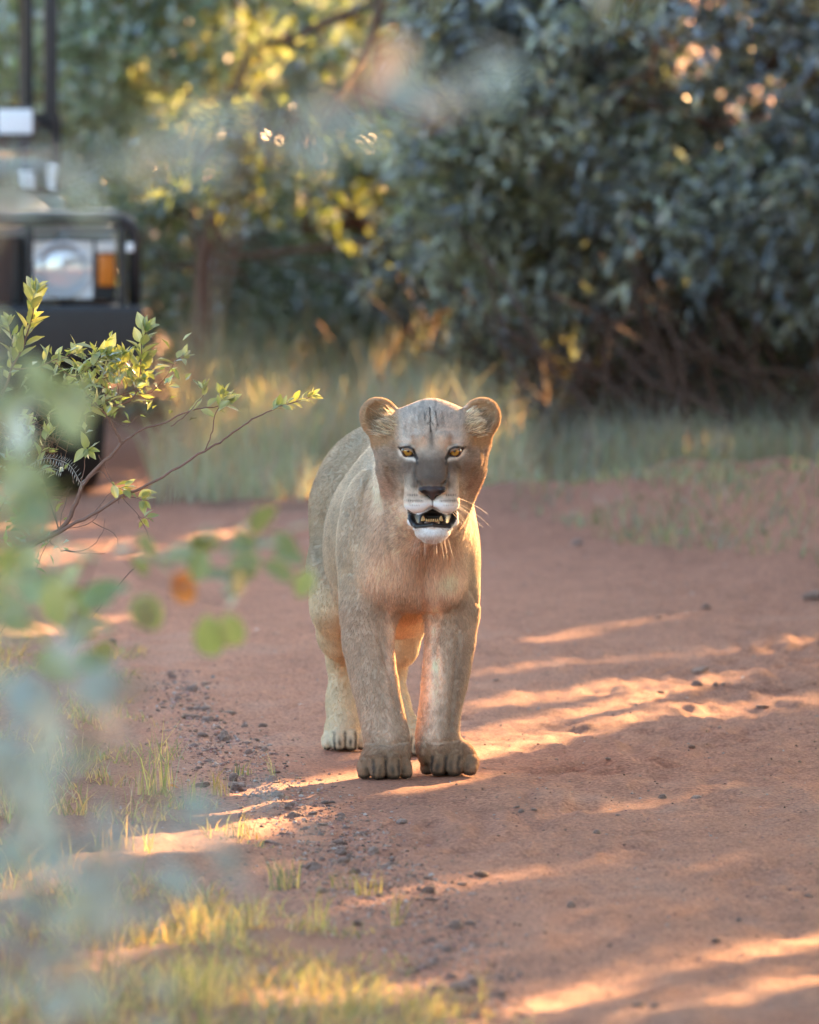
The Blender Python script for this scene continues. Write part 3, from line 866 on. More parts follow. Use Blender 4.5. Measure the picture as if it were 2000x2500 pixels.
ST_[:, 2] = ST_[:, 1] + nrm(d1 + d2) * (ln * 0.35)[:, None]
ST_[:, 3] = ST_[:, 2] + d2 * (ln * 0.25)[:, None]
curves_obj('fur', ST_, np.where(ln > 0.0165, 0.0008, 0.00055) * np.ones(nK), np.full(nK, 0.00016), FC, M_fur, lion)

# whiskers
wh, wc = [], []
for s in (-1, 1):
    for r_, (yy, n) in enumerate(((1209, 2), (1223, 4), (1234, 3))):
        for i in range(n):
            p0 = H(1054 + s * (30 + i * 6.5), yy, -0.37 + i * 0.008)
            L = 0.09 + 0.03 * rng.random()
            out = nrm(np.array([s * 1.0, 0.15 + 0.25 * rng.random(), -0.25 - 0.25 * r_ + 0.2 * rng.random()]))
            tt = np.linspace(0, 1, 6)
            pts = p0[None] + out[None] * (tt * L)[:, None] + np.array([0, 0, -0.035])[None] * (tt ** 2)[:, None]
            wh.append(pts); wc.append((0.85, 0.8, 0.72))
for i in range(16):
    p0 = H(1054 + rng.uniform(-45, 45), rng.uniform(1305, 1325), -0.34)
    tt = np.linspace(0, 1, 6)
    out = nrm(np.array([(p0[0] - 0.057) * 6, -0.2, -1.0]))
    wh.append(p0[None] + out[None] * (tt * rng.uniform(0.03, 0.055))[:, None]); wc.append((0.85, 0.8, 0.72))
wh = np.array(wh)
curves_obj('whiskers', wh, np.full(len(wh), 0.00022), np.full(len(wh), 0.0001), np.array(wc), M_fur, lion)

# eyes
def uv_sphere(r, nu=24, nv=16, sc3=(1, 1, 1)):
    V = [(0, 0, r * sc3[2])]; F = []
    for i in range(1, nv):
        a = math.pi * i / nv
        for j in range(nu):
            b = 2 * math.pi * j / nu
            V.append((r * math.sin(a) * math.cos(b) * sc3[0], r * math.sin(a) * math.sin(b) * sc3[1], r * math.cos(a) * sc3[2]))
    V.append((0, 0, -r * sc3[2]))
    for j in range(nu):
        F.append((0, 1 + j, 1 + (j + 1) % nu, 1 + (j + 1) % nu))
    for i in range(nv - 2):
        for j in range(nu):
            a = 1 + i * nu + j; b = 1 + i * nu + (j + 1) % nu
            F.append((a, a + nu, b + nu, b))
    l = len(V) - 1
    for j in range(nu):
        F.append((1 + (nv - 2) * nu + j, l, 1 + (nv - 2) * nu + (j + 1) % nu, 1 + (nv - 2) * nu + (j + 1) % nu))
    return V, F

def pymesh(name, V, F, mat, parent=None, smooth=True):
    me = bpy.data.meshes.new(name)
    F2 = []
    for f in F:
        g = []
        for v in f:
            if v not in g: g.append(v)
        if len(g) > 2: F2.append(g)
    me.from_pydata([tuple(map(float, v)) for v in V], [], F2)
    if smooth:
        me.polygons.foreach_set('use_smooth', [True] * len(me.polygons))
    if mat: me.materials.append(mat)
    return link(bpy.data.objects.new(name, me), parent)

M_eye = NT('lion_eye')       # amber iris, round pupil, dark rim by distance from the eye's axis
_tc = M_eye.n('ShaderNodeTexCoord'); _sx = M_eye.n('ShaderNodeSeparateXYZ'); M_eye.l(_tc.outputs['Object'], _sx.inputs[0])
_cx = M_eye.n('ShaderNodeCombineXYZ'); M_eye.l(_sx.outputs[0], _cx.inputs[0]); M_eye.l(_sx.outputs[2], _cx.inputs[2])
_ln = M_eye.n('ShaderNodeVectorMath', operation='LENGTH'); M_eye.l(_cx.outputs[0], _ln.inputs[0])
_mr = M_eye.n('ShaderNodeMapRange'); _mr.inputs[2].default_value = 0.0192; M_eye.l(_ln.outputs['Value'], _mr.inputs[0])
_cr = M_eye.n('ShaderNodeValToRGB'); M_eye.l(_mr.outputs[0], _cr.inputs[0])
_e = _cr.color_ramp.elements; _e[0].position = 0.0; _e[0].color = (0.006, 0.005, 0.004, 1); _e[1].position = 0.15; _e[1].color = (0.006, 0.005, 0.004, 1)
for pos, col in ((0.20, (0.32, 0.15, 0.018)), (0.42, (0.47, 0.25, 0.03)), (0.60, (0.28, 0.13, 0.018)), (0.70, (0.03, 0.018, 0.008)), (0.78, (0.015, 0.01, 0.008)), (1.0, (0.25, 0.2, 0.16))):
    q = _e.new(pos); q.color = (*col, 1)
_p = M_eye.n('ShaderNodeBsdfPrincipled', i_Roughness=0.08); _p.inputs['Coat Weight'].default_value = 1.0
M_eye.l(_cr.outputs[0], _p.inputs['Base Color']); M_eye.l(_p.outputs[0], M_eye.out.inputs[0])
V, F = uv_sphere(0.0195, 32, 24)
_eyeme = None
for c in EYE:
    if _eyeme is None:
        eo = pymesh('eye', V, F, M_eye.m, lion); _eyeme = eo
    else:
        eo = _eyeme.copy(); link(eo, lion)
    eo.location = tuple(c + np.array([0, 0.0035, 0.0]))

# teeth and tongue
M_tooth = principled('tooth', (0.50, 0.32, 0.13), 0.3, noise=0.3, nscale=200)
M_tongue = principled('tongue', (0.16, 0.07, 0.06), 0.4, bump=0.3, bscale=400)
def tooth(c, r, h_, name):
    V = []; F = []
    n = 10; rings = [(0, 1.0), (0.35, 0.95), (0.7, 0.62), (0.92, 0.3)]
    for t_, q in rings:
        for j in range(n):
            a = 2 * math.pi * j / n
            V.append((r * q * math.cos(a), r * q * math.sin(a) * 0.9 - 0.002 * t_, h_ * t_))
    V.append((0, -0.002, h_))
    for i in range(len(rings) - 1):
        for j in range(n):
            F.append((i * n + j, i * n + (j + 1) % n, (i + 1) * n + (j + 1) % n, (i + 1) * n + j))
    for j in range(n):
        F.append(((len(rings) - 1) * n + j, (len(rings) - 1) * n + (j + 1) % n, len(V) - 1))
    o = pymesh(name, V, F, M_tooth, lion); o.location = tuple(c); return o
tooth(H(1033, 1272, -0.345), 0.0058, 0.014, 'canine_tooth')
tooth(H(1077, 1272, -0.345), 0.0058, 0.014, 'canine_tooth')
for i in range(6):
    tooth(H(1042 + i * 5.4, 1273.5, -0.352), 0.0025, 0.0085, 'incisor_tooth')
V, F = uv_sphere(1, 20, 12, (0.021, 0.05, 0.008))
to = pymesh('tongue', V, F, M_tongue, lion); to.location = tuple(H(1055, 1276, -0.29))
# ================================================================== FOLIAGE TOOLS
rng = np.random.default_rng(12)
def leaf_mat(name, trans=0.45, tcol=(1.25, 1.2, 0.35), rough=0.45, gloss=0.10, tval=1.0):
    t = NT(name)
    at = t.n('ShaderNodeAttribute', attribute_name='Col')
    d = t.n('ShaderNodeBsdfDiffuse'); t.l(at.outputs['Color'], d.inputs['Color'])
    tr = t.n('ShaderNodeBsdfTranslucent')
    mx = t.n('ShaderNodeMix', data_type='RGBA', blend_type='MULTIPLY'); mx.inputs[0].default_value = 1.0
    mx.inputs[7].default_value = (*[c * tval for c in tcol], 1)
    t.l(at.outputs['Color'], mx.inputs[6]); t.l(mx.outputs[2], tr.inputs['Color'])
    m = t.n('ShaderNodeMixShader'); m.inputs[0].default_value = trans
    t.l(d.outputs[0], m.inputs[1]); t.l(tr.outputs[0], m.inputs[2])
    g = t.n('ShaderNodeBsdfGlossy', i_Roughness=rough); g.inputs['Color'].default_value = (0.85, 0.9, 0.95, 1)
    lw = t.n('ShaderNodeLayerWeight', i_Blend=0.35)
    mu = t.n('ShaderNodeMath', operation='MULTIPLY_ADD'); mu.inputs[1].default_value = gloss * 3; mu.inputs[2].default_value = gloss
    t.l(lw.outputs['Fresnel'], mu.inputs[0])
    m2 = t.n('ShaderNodeMixShader'); t.l(mu.outputs[0], m2.inputs[0])
    t.l(m.outputs[0], m2.inputs[1]); t.l(g.outputs[0], m2.inputs[2])
    t.l(m2.outputs[0], t.out.inputs[0])
    return t.m

M_leaf_bg = leaf_mat('background_leaf', 0.45, (1.45, 1.65, 0.75))
M_leaf_dark = leaf_mat('dark_leaf', 0.30, (1.3, 1.6, 0.6), gloss=0.12, rough=0.5)
M_leaf_fg = leaf_mat('foreground_leaf', 0.42, (1.4, 1.35, 0.6), gloss=0.12)
M_leaf_sharp = leaf_mat('shrub_leaf', 0.40, (1.6, 1.5, 0.5), gloss=0.10)
M_grass = leaf_mat('grass_blade', 0.45, (1.3, 1.25, 0.7), gloss=0.05)
M_bark = principled('bark', (0.16, 0.095, 0.065), 0.85, noise=0.45, nscale=14, bump=0.6, bscale=50)
M_twig = principled('twig_bark', (0.22, 0.13, 0.10), 0.75, noise=0.3, nscale=60, bump=0.3, bscale=200)

def rand_dirs(n):
    return nrm(rng.normal(size=(n, 3)))

def leaves_np(P, Dr, L, Wd, fold=0.25, droop=0.0):
    """folded pointed leaves: 6 vertices, 2 quads each. P base, Dr direction, L length, Wd width arrays"""
    n = len(P)
    up = rng.normal(size=(n, 3)) * 0.55 + np.array([0, 0, 1.0])
    side = nrm(np.cross(Dr, up)); nor = nrm(np.cross(side, Dr))
    L = np.asarray(L)[:, None]; Wd = np.asarray(Wd)[:, None]
    b = P; tip = P + Dr * L - nor * L * droop
    m1 = P + Dr * L * 0.45 + nor * L * 0.02
    l1 = m1 + side * Wd * 0.5 + nor * Wd * fold
    r1 = m1 - side * Wd * 0.5 + nor * Wd * fold
    V = np.stack([b, l1, tip, r1, m1], 1).reshape(-1, 3)
    k = (np.arange(n) * 5)[:, None]
    F = np.concatenate([k + np.array([[0, 4, 1, 1]]), k + np.array([[4, 2, 1, 1]])])
    # triangles
    T = np.concatenate([k + np.array([[0, 4, 1]]), k + np.array([[4, 2, 1]]), k + np.array([[0, 3, 4]]), k + np.array([[4, 3, 2]])])
    return V, T

def sprays(C, Dm, per, tw, L, Wd, spread=0.8):
    """twigs at C (n,3) with mean direction Dm, `per` leaves along each twig of length tw"""
    n = len(C)
    d = nrm(Dm + rng.normal(size=(n, 3)) * 0.45)
    t = (np.arange(per) + rng.random((n, per))) / per
    P = C[:, None] + d[:, None] * (t * tw)[..., None]
    ld = nrm(d[:, None] * 0.7 + rng.normal(size=(n, per, 3)) * spread + np.array([0, 0, -0.1]))
    P = P.reshape(-1, 3); ld = ld.reshape(-1, 3)
    m = len(P)
    return P, ld, L * rng.uniform(0.6, 1.2, m), Wd * rng.uniform(0.7, 1.2, m)

# ---- where sunlight reaches: leaves left out to shape gaps in the canopies
def on_sun_line(P, T, r):
    v = P - np.asarray(T)[None]
    s = v @ SUNV
    d = np.linalg.norm(v - s[:, None] * SUNV[None], axis=1)
    return (s > 0) & (d < r * (1 + 0.25 * np.sin(P[:, 0] * 31 + P[:, 2] * 23)))

STRIPES = [   # polyline in photo pixels on the ground, half width in pixels
    ([(560, 1945), (860, 1902), (960, 1880), (1350, 1800), (1620, 1738), (1800, 1712), (2100, 1705)], 13),
    ([(880, 1850), (1180, 1790), (1450, 1725), (1760, 1655)], 12), ([(1050, 1845), (1400, 1762)], 7),
    ([(980, 1760), (1260, 1706), (1500, 1668), (2100, 1620)], 8), ([(1180, 1640), (1560, 1596), (2080, 1560)], 6),
    ([(1060, 2420), (1350, 2330), (1700, 2262), (2100, 2150)], 11), ([(1080, 2490), (1400, 2420), (1750, 2330), (2100, 2270)], 11), ([(1150, 2350), (1500, 2262), (2080, 2110)], 5), ([(1250, 2440), (1800, 2280)], 5),
    ([(1290, 2480), (1500, 2420)], 9), ([(930, 2195), (1200, 2150), (1650, 2060)], 7), ([(1350, 1990), (1700, 1930), (2100, 1880)], 7),
    ([(-200, 1390), (200, 1350), (560, 1320)], 30), ([(-100, 1290), (300, 1275)], 12),
    ([(560, 1575), (840, 1540)], 6), ([(640, 1720), (800, 1690)], 5), ([(680, 1850), (800, 1830)], 5),
    ([(380, 2330), (700, 2250), (1050, 2170)], 11), ([(420, 2520), (800, 2440), (1180, 2380)], 17), ([(100, 2420), (400, 2350)], 22), ([(500, 2420), (900, 2330)], 8),
    ([(-50, 1560), (330, 1500)], 14), ([(1150, 1700), (1500, 1630)], 5), ([(1020, 1810), (1250, 1765)], 6), ([(1250, 1560), (1700, 1500)], 5), ([(1450, 2010), (2080, 1960)], 6), ([(1000, 2100), (1500, 2030)], 5), ([(1200, 2270), (1600, 2200)], 6), ([(1600, 2130), (2080, 2050)], 6), ([(1500, 2480), (2080, 2370)], 8), ([(640, 2030), (820, 1995)], 5), ([(300, 1960), (520, 1900)], 7), ([(600, 2120), (900, 2060)], 6),
]
def lit_ground(X, Y):
    px, py = proj(np.stack([X, Y, np.zeros_like(X)], 1))
    out = np.zeros(len(X), bool)
    wob = 1.15 + 0.35 * vnoise(X * 5, Y * 2, 0, 71) + 0.3 * vnoise(X * 17, Y * 5, 0, 72)
    for pts, hw in STRIPES:
        out |= seg_dist(px, py, pts) < hw * wob * np.where(px > 940, 0.92, 0.66)
    return out
WIN = []
for px, py, y, r in ((1222, 1030, -0.13, 0.06), (1195, 1130, -0.15, 0.075), (1172, 1240, 0.05, 0.06), (1190, 1330, 0.05, 0.08), (1185, 1420, 0.1, 0.07), (1168, 1500, 0.1, 0.05),
                     (1155, 1600, 0.08, 0.03), (1020, 1600, 0.6, 0.06), (1040, 1530, 0.6, 0.05), (962, 1660, 0.0, 0.035), (975, 1740, 0.0, 0.03), (1000, 1560, 0.4, 0.07),
                     (930, 965, -0.13, 0.055), (975, 985, -0.13, 0.04), (1172, 965, -0.13, 0.04), (1050, 985, -0.18, 0.03), (1100, 990, -0.15, 0.03), (1130, 1850, 0.03, 0.04), (880, 1900, -0.05, 0.03)):
    WIN.append((W(px, py, 28 + y), r * (1.7 if py > 1100 else 1.15) + 0.02))
for px, py, Y, r in ((660, 420, 46.0, 0.26), (760, 400, 46.0, 0.32), (860, 430, 46.0, 0.34), (930, 440, 46.0, 0.26), (430, 470, 46.0, 0.16), (570, 480, 46.0, 0.16), (300, 245, 47.0, 0.08),
                     (620, 130, 47.5, 0.28), (800, 90, 47.5, 0.26), (480, 250, 47.5, 0.2), (400, 80, 47.5, 0.2), (720, 180, 47.5, 0.2), (1240, 30, 46.0, 0.15), (1320, 30, 46.0, 0.15),
                     (1560, 590, 45.0, 0.14), (1700, 640, 45.0, 0.10), (1430, 830, 45.2, 0.14), (1500, 880, 45.2, 0.08), (940, 640, 46.5, 0.14), (1960, 520, 44.5, 0.08), (1200, 690, 46.0, 0.12),
                     (520, 1130, 43.0, 0.2), (1620, 1200, 41.5, 0.12),
                     (120, 480, 41.8, 0.14), (1000, 420, 46.5, 0.2), (980, 560, 46.8, 0.12)):
    WIN.append((W(px, py, Y), r))
# ragged sun flecks on the roadside shrubs and leaves
for px, py, Y, r in ((300, 900, 27.5, 0.05), (340, 980, 27.5, 0.06), (100, 780, 27.5, 0.05), (560, 1000, 27.5, 0.04), (690, 985, 27.5, 0.06), (340, 1230, 27.5, 0.05)):
    WIN.append((W(px, py, Y), r))

def sun_gap(P, scale=1.0):
    """True where a leaf would shade a place the photograph shows in the sun"""
    t = P[:, 2] / SUNV[2]
    gap = lit_ground(P[:, 0] - SUNV[0] * t, P[:, 1] - SUNV[1] * t)
    for T, r in WIN:
        gap |= on_sun_line(P, T, r * scale)
    return gap

def in_frame(P, margin=0):
    px, py = proj(P)
    return (px > -margin) & (px < 2000 + margin) & (py > -margin) & (py < 2500 + margin) & (P[:, 1] > 1)

def tube(name, pts, rads, mat, parent=None, n=7, join=None):
    """swept branch; appends to join=(V,F) when given"""
    pts = [np.asarray(p, float) for p in pts]
    V, F = ([], []) if join is None else join
    base = len(V)
    for i, p in enumerate(pts):
        d = pts[min(i + 1, len(pts) - 1)] - pts[max(i - 1, 0)]
        d = d / (np.linalg.norm(d) + 1e-9)
        a = np.cross(d, [0.3, 0.9, 0.1]); a /= np.linalg.norm(a) + 1e-9; b = np.cross(d, a)
        for k in range(n):
            t = 2 * math.pi * k / n
            V.append(p + (a * math.cos(t) + b * math.sin(t)) * rads[i])
    for i in range(len(pts) - 1):
        for k in range(n):
            F.append((base + i * n + k, base + i * n + (k + 1) % n, base + (i + 1) * n + (k + 1) % n, base + (i + 1) * n + k))
    F.append(tuple(base + (len(pts) - 1) * n + k for k in range(n)))
    if join is None:
        return pymesh(name, V, F, mat, parent)

def wander(a, b, n, amp):
    a, b = np.asarray(a, float), np.asarray(b, float)
    t = np.linspace(0, 1, n)[:, None]
    off = rng.normal(size=(n, 3)) * amp * np.sin(np.pi * t)
    return list(a * (1 - t) + b * t + off)

def crown_mesh(name, P, Dr, L, Wd, C, mat, parent):
    V, T = leaves_np(P, Dr, L, Wd)
    return mesh_np(name, V, T, mat, parent, cols=np.repeat(C, 5, axis=0), smooth=False)

def leaf_cols(n, base, var=0.25, alt=None, altp=0.0):
    c = np.array(base)[None] * (1 + var * rng.normal(size=(n, 1))) * (1 + 0.06 * rng.normal(size=(n, 3)))
    if alt is not None:
        m = rng.random(n) < altp; c[m] = np.array(alt) * (1 + 0.2 * rng.normal(size=(m.sum(), 1)))
    return np.clip(c, 0.01, 0.8)

def tree(name, root, top, label, cat, blobs, ntw, per, tw, L, Wd, col, mat, group=None, alt=None, altp=0.0, tr=0.10, keepf=None, gap=True, nlimb=9, bark=None, down=-0.2, clear=False, clump=False):
    """blobs: list of (centre, radii, weight)"""
    e = empty(name, tuple(root), label, cat, group)
    r0 = np.asarray(root, float)
    tp = wander(r0, np.asarray(top), 7, tr * 0.5)
    tube('trunk', [p - r0 for p in tp], list(np.linspace(tr, tr * 0.45, 7)), bark or M_bark, e, 9)
    w = np.array([b[2] for b in blobs], float); w /= w.sum()
    ci = rng.choice(len(blobs), ntw, p=w)
    cc = np.array([b[0] for b in blobs])[ci]; rr = np.array([b[1] for b in blobs])[ci]
    q = rand_dirs(ntw) * (rng.random(ntw) ** 0.45)[:, None]
    C = cc + q * rr
    # clumpiness
    f = fbm(C[:, 0] * 1.9, C[:, 1] * 1.9, C[:, 2] * 1.9, 3, 81)
    C = C[(f > -0.22 + 0.25 * rng.random(ntw)) & (C[:, 2] > 0.05)]
    Dm = nrm(C - (np.array(top) * 0.5 + r0 * 0.5)) * 0.6 + np.array([0, -0.25, down])
    P, ld, l_, w_ = sprays(C, Dm, per, tw, L, Wd)
    kp = P[:, 2] > 0.02
    if gap: kp &= ~(sun_gap(P) | sun_gap(P + ld * l_[:, None]))
    if keepf is not None: kp &= keepf(P)
    P, ld, l_, w_ = P[kp], ld[kp], l_[kp], w_[kp]
    cc_ = leaf_cols(len(P), col, 0.25, alt, altp)
    if clump:      # light sprays and shaded hollows painted into the leaf colours
        f2 = fbm(P[:, 0] * 2.6, P[:, 1] * 2.6, P[:, 2] * 2.6, 3, 85)
        cc_ = cc_ * (1 - 0.55 * sstep(0.05, -0.2, f2))[:, None]
        hi = (f2 > 0.08) & (rng.random(len(P)) < 0.45); cc_[hi] = leaf_cols(hi.sum(), alt, 0.2)
    crown_mesh('crown', P - r0, ld, l_, w_, cc_, mat, e)
    # limbs
    J = ([], [])
    for k in range(nlimb):
        b = blobs[k % len(blobs)]
        s0 = tp[2 + k % 4]
        tgt = np.asarray(b[0]) + rng.normal(size=3) * np.asarray(b[1]) * 0.45
        pts = wander(s0, tgt, 6, 0.10)
        if clear and (in_frame(np.array(wander(s0, tgt, 12, 0.0)), 250).any() or sun_gap(np.array(wander(s0, tgt, 16, 0.0))).any()): continue
        tube(None, [p - r0 for p in pts], list(np.linspace(tr * 0.42, 0.012, 6)), None, join=J, n=6)
        for _ in range(3):
            m = pts[rng.integers(2, 5)]; t2 = m + rng.normal(size=3) * np.asarray(b[1]) * 0.5
            if clear and (in_frame(np.array([m, (m + t2) / 2, t2]), 250).any() or sun_gap(np.array([m, (m + t2) / 2, t2])).any()): continue
            tube(None, [p - r0 for p in wander(m, t2, 4, 0.05)], list(np.linspace(tr * 0.15, 0.006, 4)), None, join=J, n=5)
    pymesh('branches', J[0], J[1], bark or M_bark, e)
    return e

# ================================================================== BACKGROUND TREES AND BUSHES
BLUE = (0.085, 0.105, 0.075)
# the great dark bush on the right of the road
def cut_right(P):
    px, py = proj(P)
    low = np.interp(px, [850, 960, 1060, 1180, 1330, 1700, 2100], [700, 800, 880, 1010, 1085, 1110, 1110])
    j = 40 * vnoise(P[:, 0] * 3, P[:, 2] * 3, P[:, 1], 5)
    left = np.interp(py, [-200, 100, 300, 500, 700, 900, 1100], [880, 930, 1010, 960, 900, 1000, 1180])
    hollow = np.exp(-((px - 1800) / 260) ** 2 - ((py - 880) / 110) ** 2) > 0.45 + 0.3 * rng.random(len(P))
    return (py < low + j) & (px > left + 2 * j) & ~(hollow & (P[:, 1] < 45.2))
tree('dark_bush', (2.6, 46.2, 0), (2.3, 46.0, 3.0), 'big dark leafy bush filling the right side behind the road', 'bush',
     [((0.6, 45.0, 1.5), (0.9, 0.8, 1.0), 2.4), ((1.5, 44.6, 1.6), (1.0, 0.9, 1.0), 3), ((2.4, 44.8, 1.3), (1.0, 1.0, 1.0), 2.2), ((1.0, 46.2, 2.4), (1.6, 1.2, 1.0), 3), ((2.6, 46.4, 2.6), (1.6, 1.4, 1.4), 3),
      ((0.3, 46.0, 0.95), (0.8, 0.8, 0.5), 1.4), ((1.3, 46.4, 0.8), (1.6, 0.8, 0.6), 3.4), ((3.6, 45.4, 1.8), (1.2, 1.4, 1.4), 1.5), ((1.6, 47.2, 0.7), (1.8, 0.5, 0.8), 3.5)],
     20000, 9, 0.22, 0.095, 0.030, (0.060, 0.058, 0.038), M_leaf_dark, tr=0.10, keepf=cut_right, nlimb=16, alt=(0.42, 0.415, 0.28), altp=0.38, clump=True)
def cut_bough(P):
    px, py = proj(P)
    return (px < 1100)
tree('leafy_tree', (-0.1, 47.6, 0), (0.1, 47.3, 2.6), 'sunlit yellow-green leafy tree in the middle behind the lioness', 'tree',
     [((-0.38, 46.1, 1.26), (0.45, 0.35, 0.20), 2.6), ((-0.75, 46.2, 1.14), (0.3, 0.3, 0.12), 0.8), ((-0.15, 46.2, 1.16), (0.35, 0.3, 0.2), 1.6), ((-1.1, 46.8, 1.08), (0.25, 0.3, 0.1), 0.25),
      ((-0.6, 47.8, 1.9), (1.3, 0.7, 0.55), 3.2), ((0.2, 47.8, 2.2), (1.0, 0.7, 0.6), 2), ((-0.1, 47.2, 0.95), (0.35, 0.35, 0.12), 0.3)],
     3400, 8, 0.18, 0.075, 0.040, (0.15, 0.18, 0.06), M_leaf_bg, tr=0.06, keepf=cut_bough, nlimb=9, alt=(0.16, 0.17, 0.05), altp=0.3)
tree('pale_tree', (-1.9, 50.5, 0), (-1.6, 50.3, 3.2), 'pale grey-green tree beyond the vehicle at upper left', 'tree',
     [((-1.15, 47.6, 1.75), (0.55, 0.4, 0.5), 1.6), ((-1.3, 49.6, 1.7), (0.9, 0.7, 0.8), 3), ((-0.4, 50.0, 1.5), (0.9, 0.7, 0.8), 3), ((-1.0, 50.6, 0.9), (1.3, 0.7, 0.6), 2.5), ((-2.6, 50.6, 2.0), (1.4, 1.0, 1.6), 2), ((-1.0, 51, 2.8), (2.4, 1.2, 0.8), 2)],
     11000, 8, 0.2, 0.080, 0.034, (0.37, 0.41, 0.35), M_leaf_bg, tr=0.07, nlimb=9, alt=(0.32, 0.30, 0.16), altp=0.14)
tree('slender_tree', (-0.98, 47.5, 0), (-0.75, 47.4, 2.1), 'slender reddish-brown forked tree between the vehicle and the lioness', 'tree',
     [((-0.95, 47.6, 2.2), (0.5, 0.4, 0.4), 1), ((-0.7, 47.8, 0.75), (0.5, 0.3, 0.35), 0.8)],
     420, 8, 0.18, 0.055, 0.024, (0.13, 0.16, 0.11), M_leaf_bg, tr=0.040, nlimb=6)
for k, (x, y, h) in enumerate(((0.35, 46.3, 1.5), (-0.16, 52.5, 2.4), (1.05, 44.9, 1.9), (2.0, 43.9, 2.0))):
    pass
def low_bush(n, loc, blobs, label, col, ntw, mat=None):
    return tree('low_bush', (loc[0], loc[1], 0), (loc[0] + 0.1, loc[1], 0.6), label, 'bush', blobs, ntw, 8, 0.2, 0.07, 0.032, col, mat or M_leaf_bg, tr=0.03, nlimb=5)
low_bush(0, (-0.9, 48.3), [((-0.9, 48.4, 0.7), (1.0, 0.5, 0.75), 2), ((-0.1, 48.6, 0.6), (0.8, 0.4, 0.7), 2)], 'grey-green bush behind the slender forked tree', (0.18, 0.21, 0.16), 3600)
low_bush(0, (0.3, 51.0), [((0.3, 51.0, 0.8), (1.6, 0.6, 0.9), 2), ((-1.6, 51.5, 0.8), (1.2, 0.6, 0.9), 2)], 'dull green bush behind the tall pale grass', (0.17, 0.20, 0.15), 4200)
low_bush(0, (2.2, 49.5), [((1.6, 49.5, 0.9), (1.6, 0.6, 1.0), 2), ((3.2, 49.5, 1.1), (1.3, 0.6, 1.2), 2)], 'dark bush behind the big dark bush at right', (0.045, 0.055, 0.045), 4600, M_leaf_dark)
# far wood closing the view, one tree after another
FW = [(-7.5, 60, 6.0), (-4.4, 58, 6.5), (-1.6, 57, 5.5), (1.2, 56, 6.5), (3.8, 55, 6.0), (6.6, 56, 7.0), (9.6, 58, 7.5), (12.5, 60, 8.0), (15.5, 63, 8.5), (-10.5, 63, 6.5)]
FL = ['behind the safari vehicle', 'left of the pale tree', 'behind the pale tree', 'behind the lioness', 'behind the dark bush', 'right of the dark bush', 'far to the right of the road', 'second from the right end of the wood', 'at the right end of the wood', 'at the left end of the wood']
for (x, y, h), fl in zip(FW, FL):
    tree('woodland_tree', (x, y, 0), (x + 0.2, y, h * 0.75), 'grey-green woodland tree ' + fl, 'tree',
         [((x, y, h * 0.75), (2.0, 1.6, h * 0.3), 3), ((x - 0.8, y - 0.6, h * 0.4), (1.7, 1.0, h * 0.28), 2.5), ((x + 0.9, y - 0.8, h * 0.25), (1.8, 1.0, h * 0.24), 2.5)],
         2600 if x > 3 else 1500, 8, 0.42, 0.17, 0.085, (0.22, 0.25, 0.19), M_leaf_bg, 'trees of the far wood', tr=0.16, nlimb=6, alt=(0.19, 0.18, 0.09), altp=0.15)

# unseen spreading trees above the frame, added and shaped to shade the road
SL = [((2.6, 17.0), 'nearest the camera'), ((3.0, 22.3), 'second from the camera'), ((3.5, 27.6), 'level with the lioness'), ((3.9, 33.0), 'beside the open road past the lioness'), ((4.6, 38.5), 'beside the bank'), ((5.4, 44.0), 'beside the dark bush'), ((5.2, 49.5), 'past the dark bush'), ((6.2, 55.0), 'farthest from the camera')]
def slab(P):
    # only above the picture's upper edge, or well outside it
    px, py = proj(P)
    return ~((px > -80) & (px < 2080) & (py > -70))
for (x, y), fl in SL:
    xs = x - 0.4
    tree('unseen_shade_tree', (x + 0.6, y, 0), (x, y, 2.6), 'unseen spreading shade tree with a low flat crown ' + fl, 'tree',
         [((xs, y, 2.75), (3.2, 3.3, 0.72), 4), ((xs + 0.9, y, 3.5), (2.2, 2.9, 0.6), 1.2)],
         5600 if y > 36 else 3800, 9, 0.30, 0.125, 0.062, (0.09, 0.12, 0.06), M_leaf_bg, 'unseen shade trees right of the road', tr=0.15, keepf=slab, nlimb=26, clear=True)

J = ([], [])
_e = empty('dead_branches', (2.0, 45.2, 0), 'tangle of bare brown branches under the dark bush at far right', 'dead branches')
for i in range(80):
    a = W(rng.uniform(1330, 2150), rng.uniform(1000, 1120), 44.6 + rng.uniform(-0.5, 0.9)); a[2] = max(a[2], 0.02)
    b = a + np.array([rng.uniform(-0.9, 0.2), rng.uniform(-0.3, 0.3), rng.uniform(0.25, 0.85)])
    tube(None, [p - np.array([2.0, 45.2, 0]) for p in wander(a, b, 5, 0.05)], list(np.linspace(rng.uniform(0.008, 0.022), 0.004, 5)), None, join=J, n=5)
o = pymesh('branches', J[0], J[1], principled('dead_bark', (0.11, 0.062, 0.045), 0.85, noise=0.3), _e)
n = 5000
P = W(1000, 800, 44.8)[None] + np.stack([rng.uniform(0.4, 2.2, n), rng.uniform(-0.2, 0.9, n), rng.uniform(-0.62, 0.12, n)], 1)
P = P[fbm(P[:, 0] * 2.5, P[:, 1] * 2, P[:, 2] * 2.5, 2, 99) > 0.0]
P = P[~sun_gap(P)]
m = len(P)
crown_mesh('hollow_leaves', P - np.array([2.0, 45.2, 0]), rand_dirs(m), rng.uniform(0.04, 0.07, m), rng.uniform(0.02, 0.03, m), leaf_cols(m, (0.09, 0.055, 0.04), 0.3, (0.20, 0.15, 0.09), 0.2), M_leaf_dark, _e)  # dark brown leaves put in for the shade of the hollow

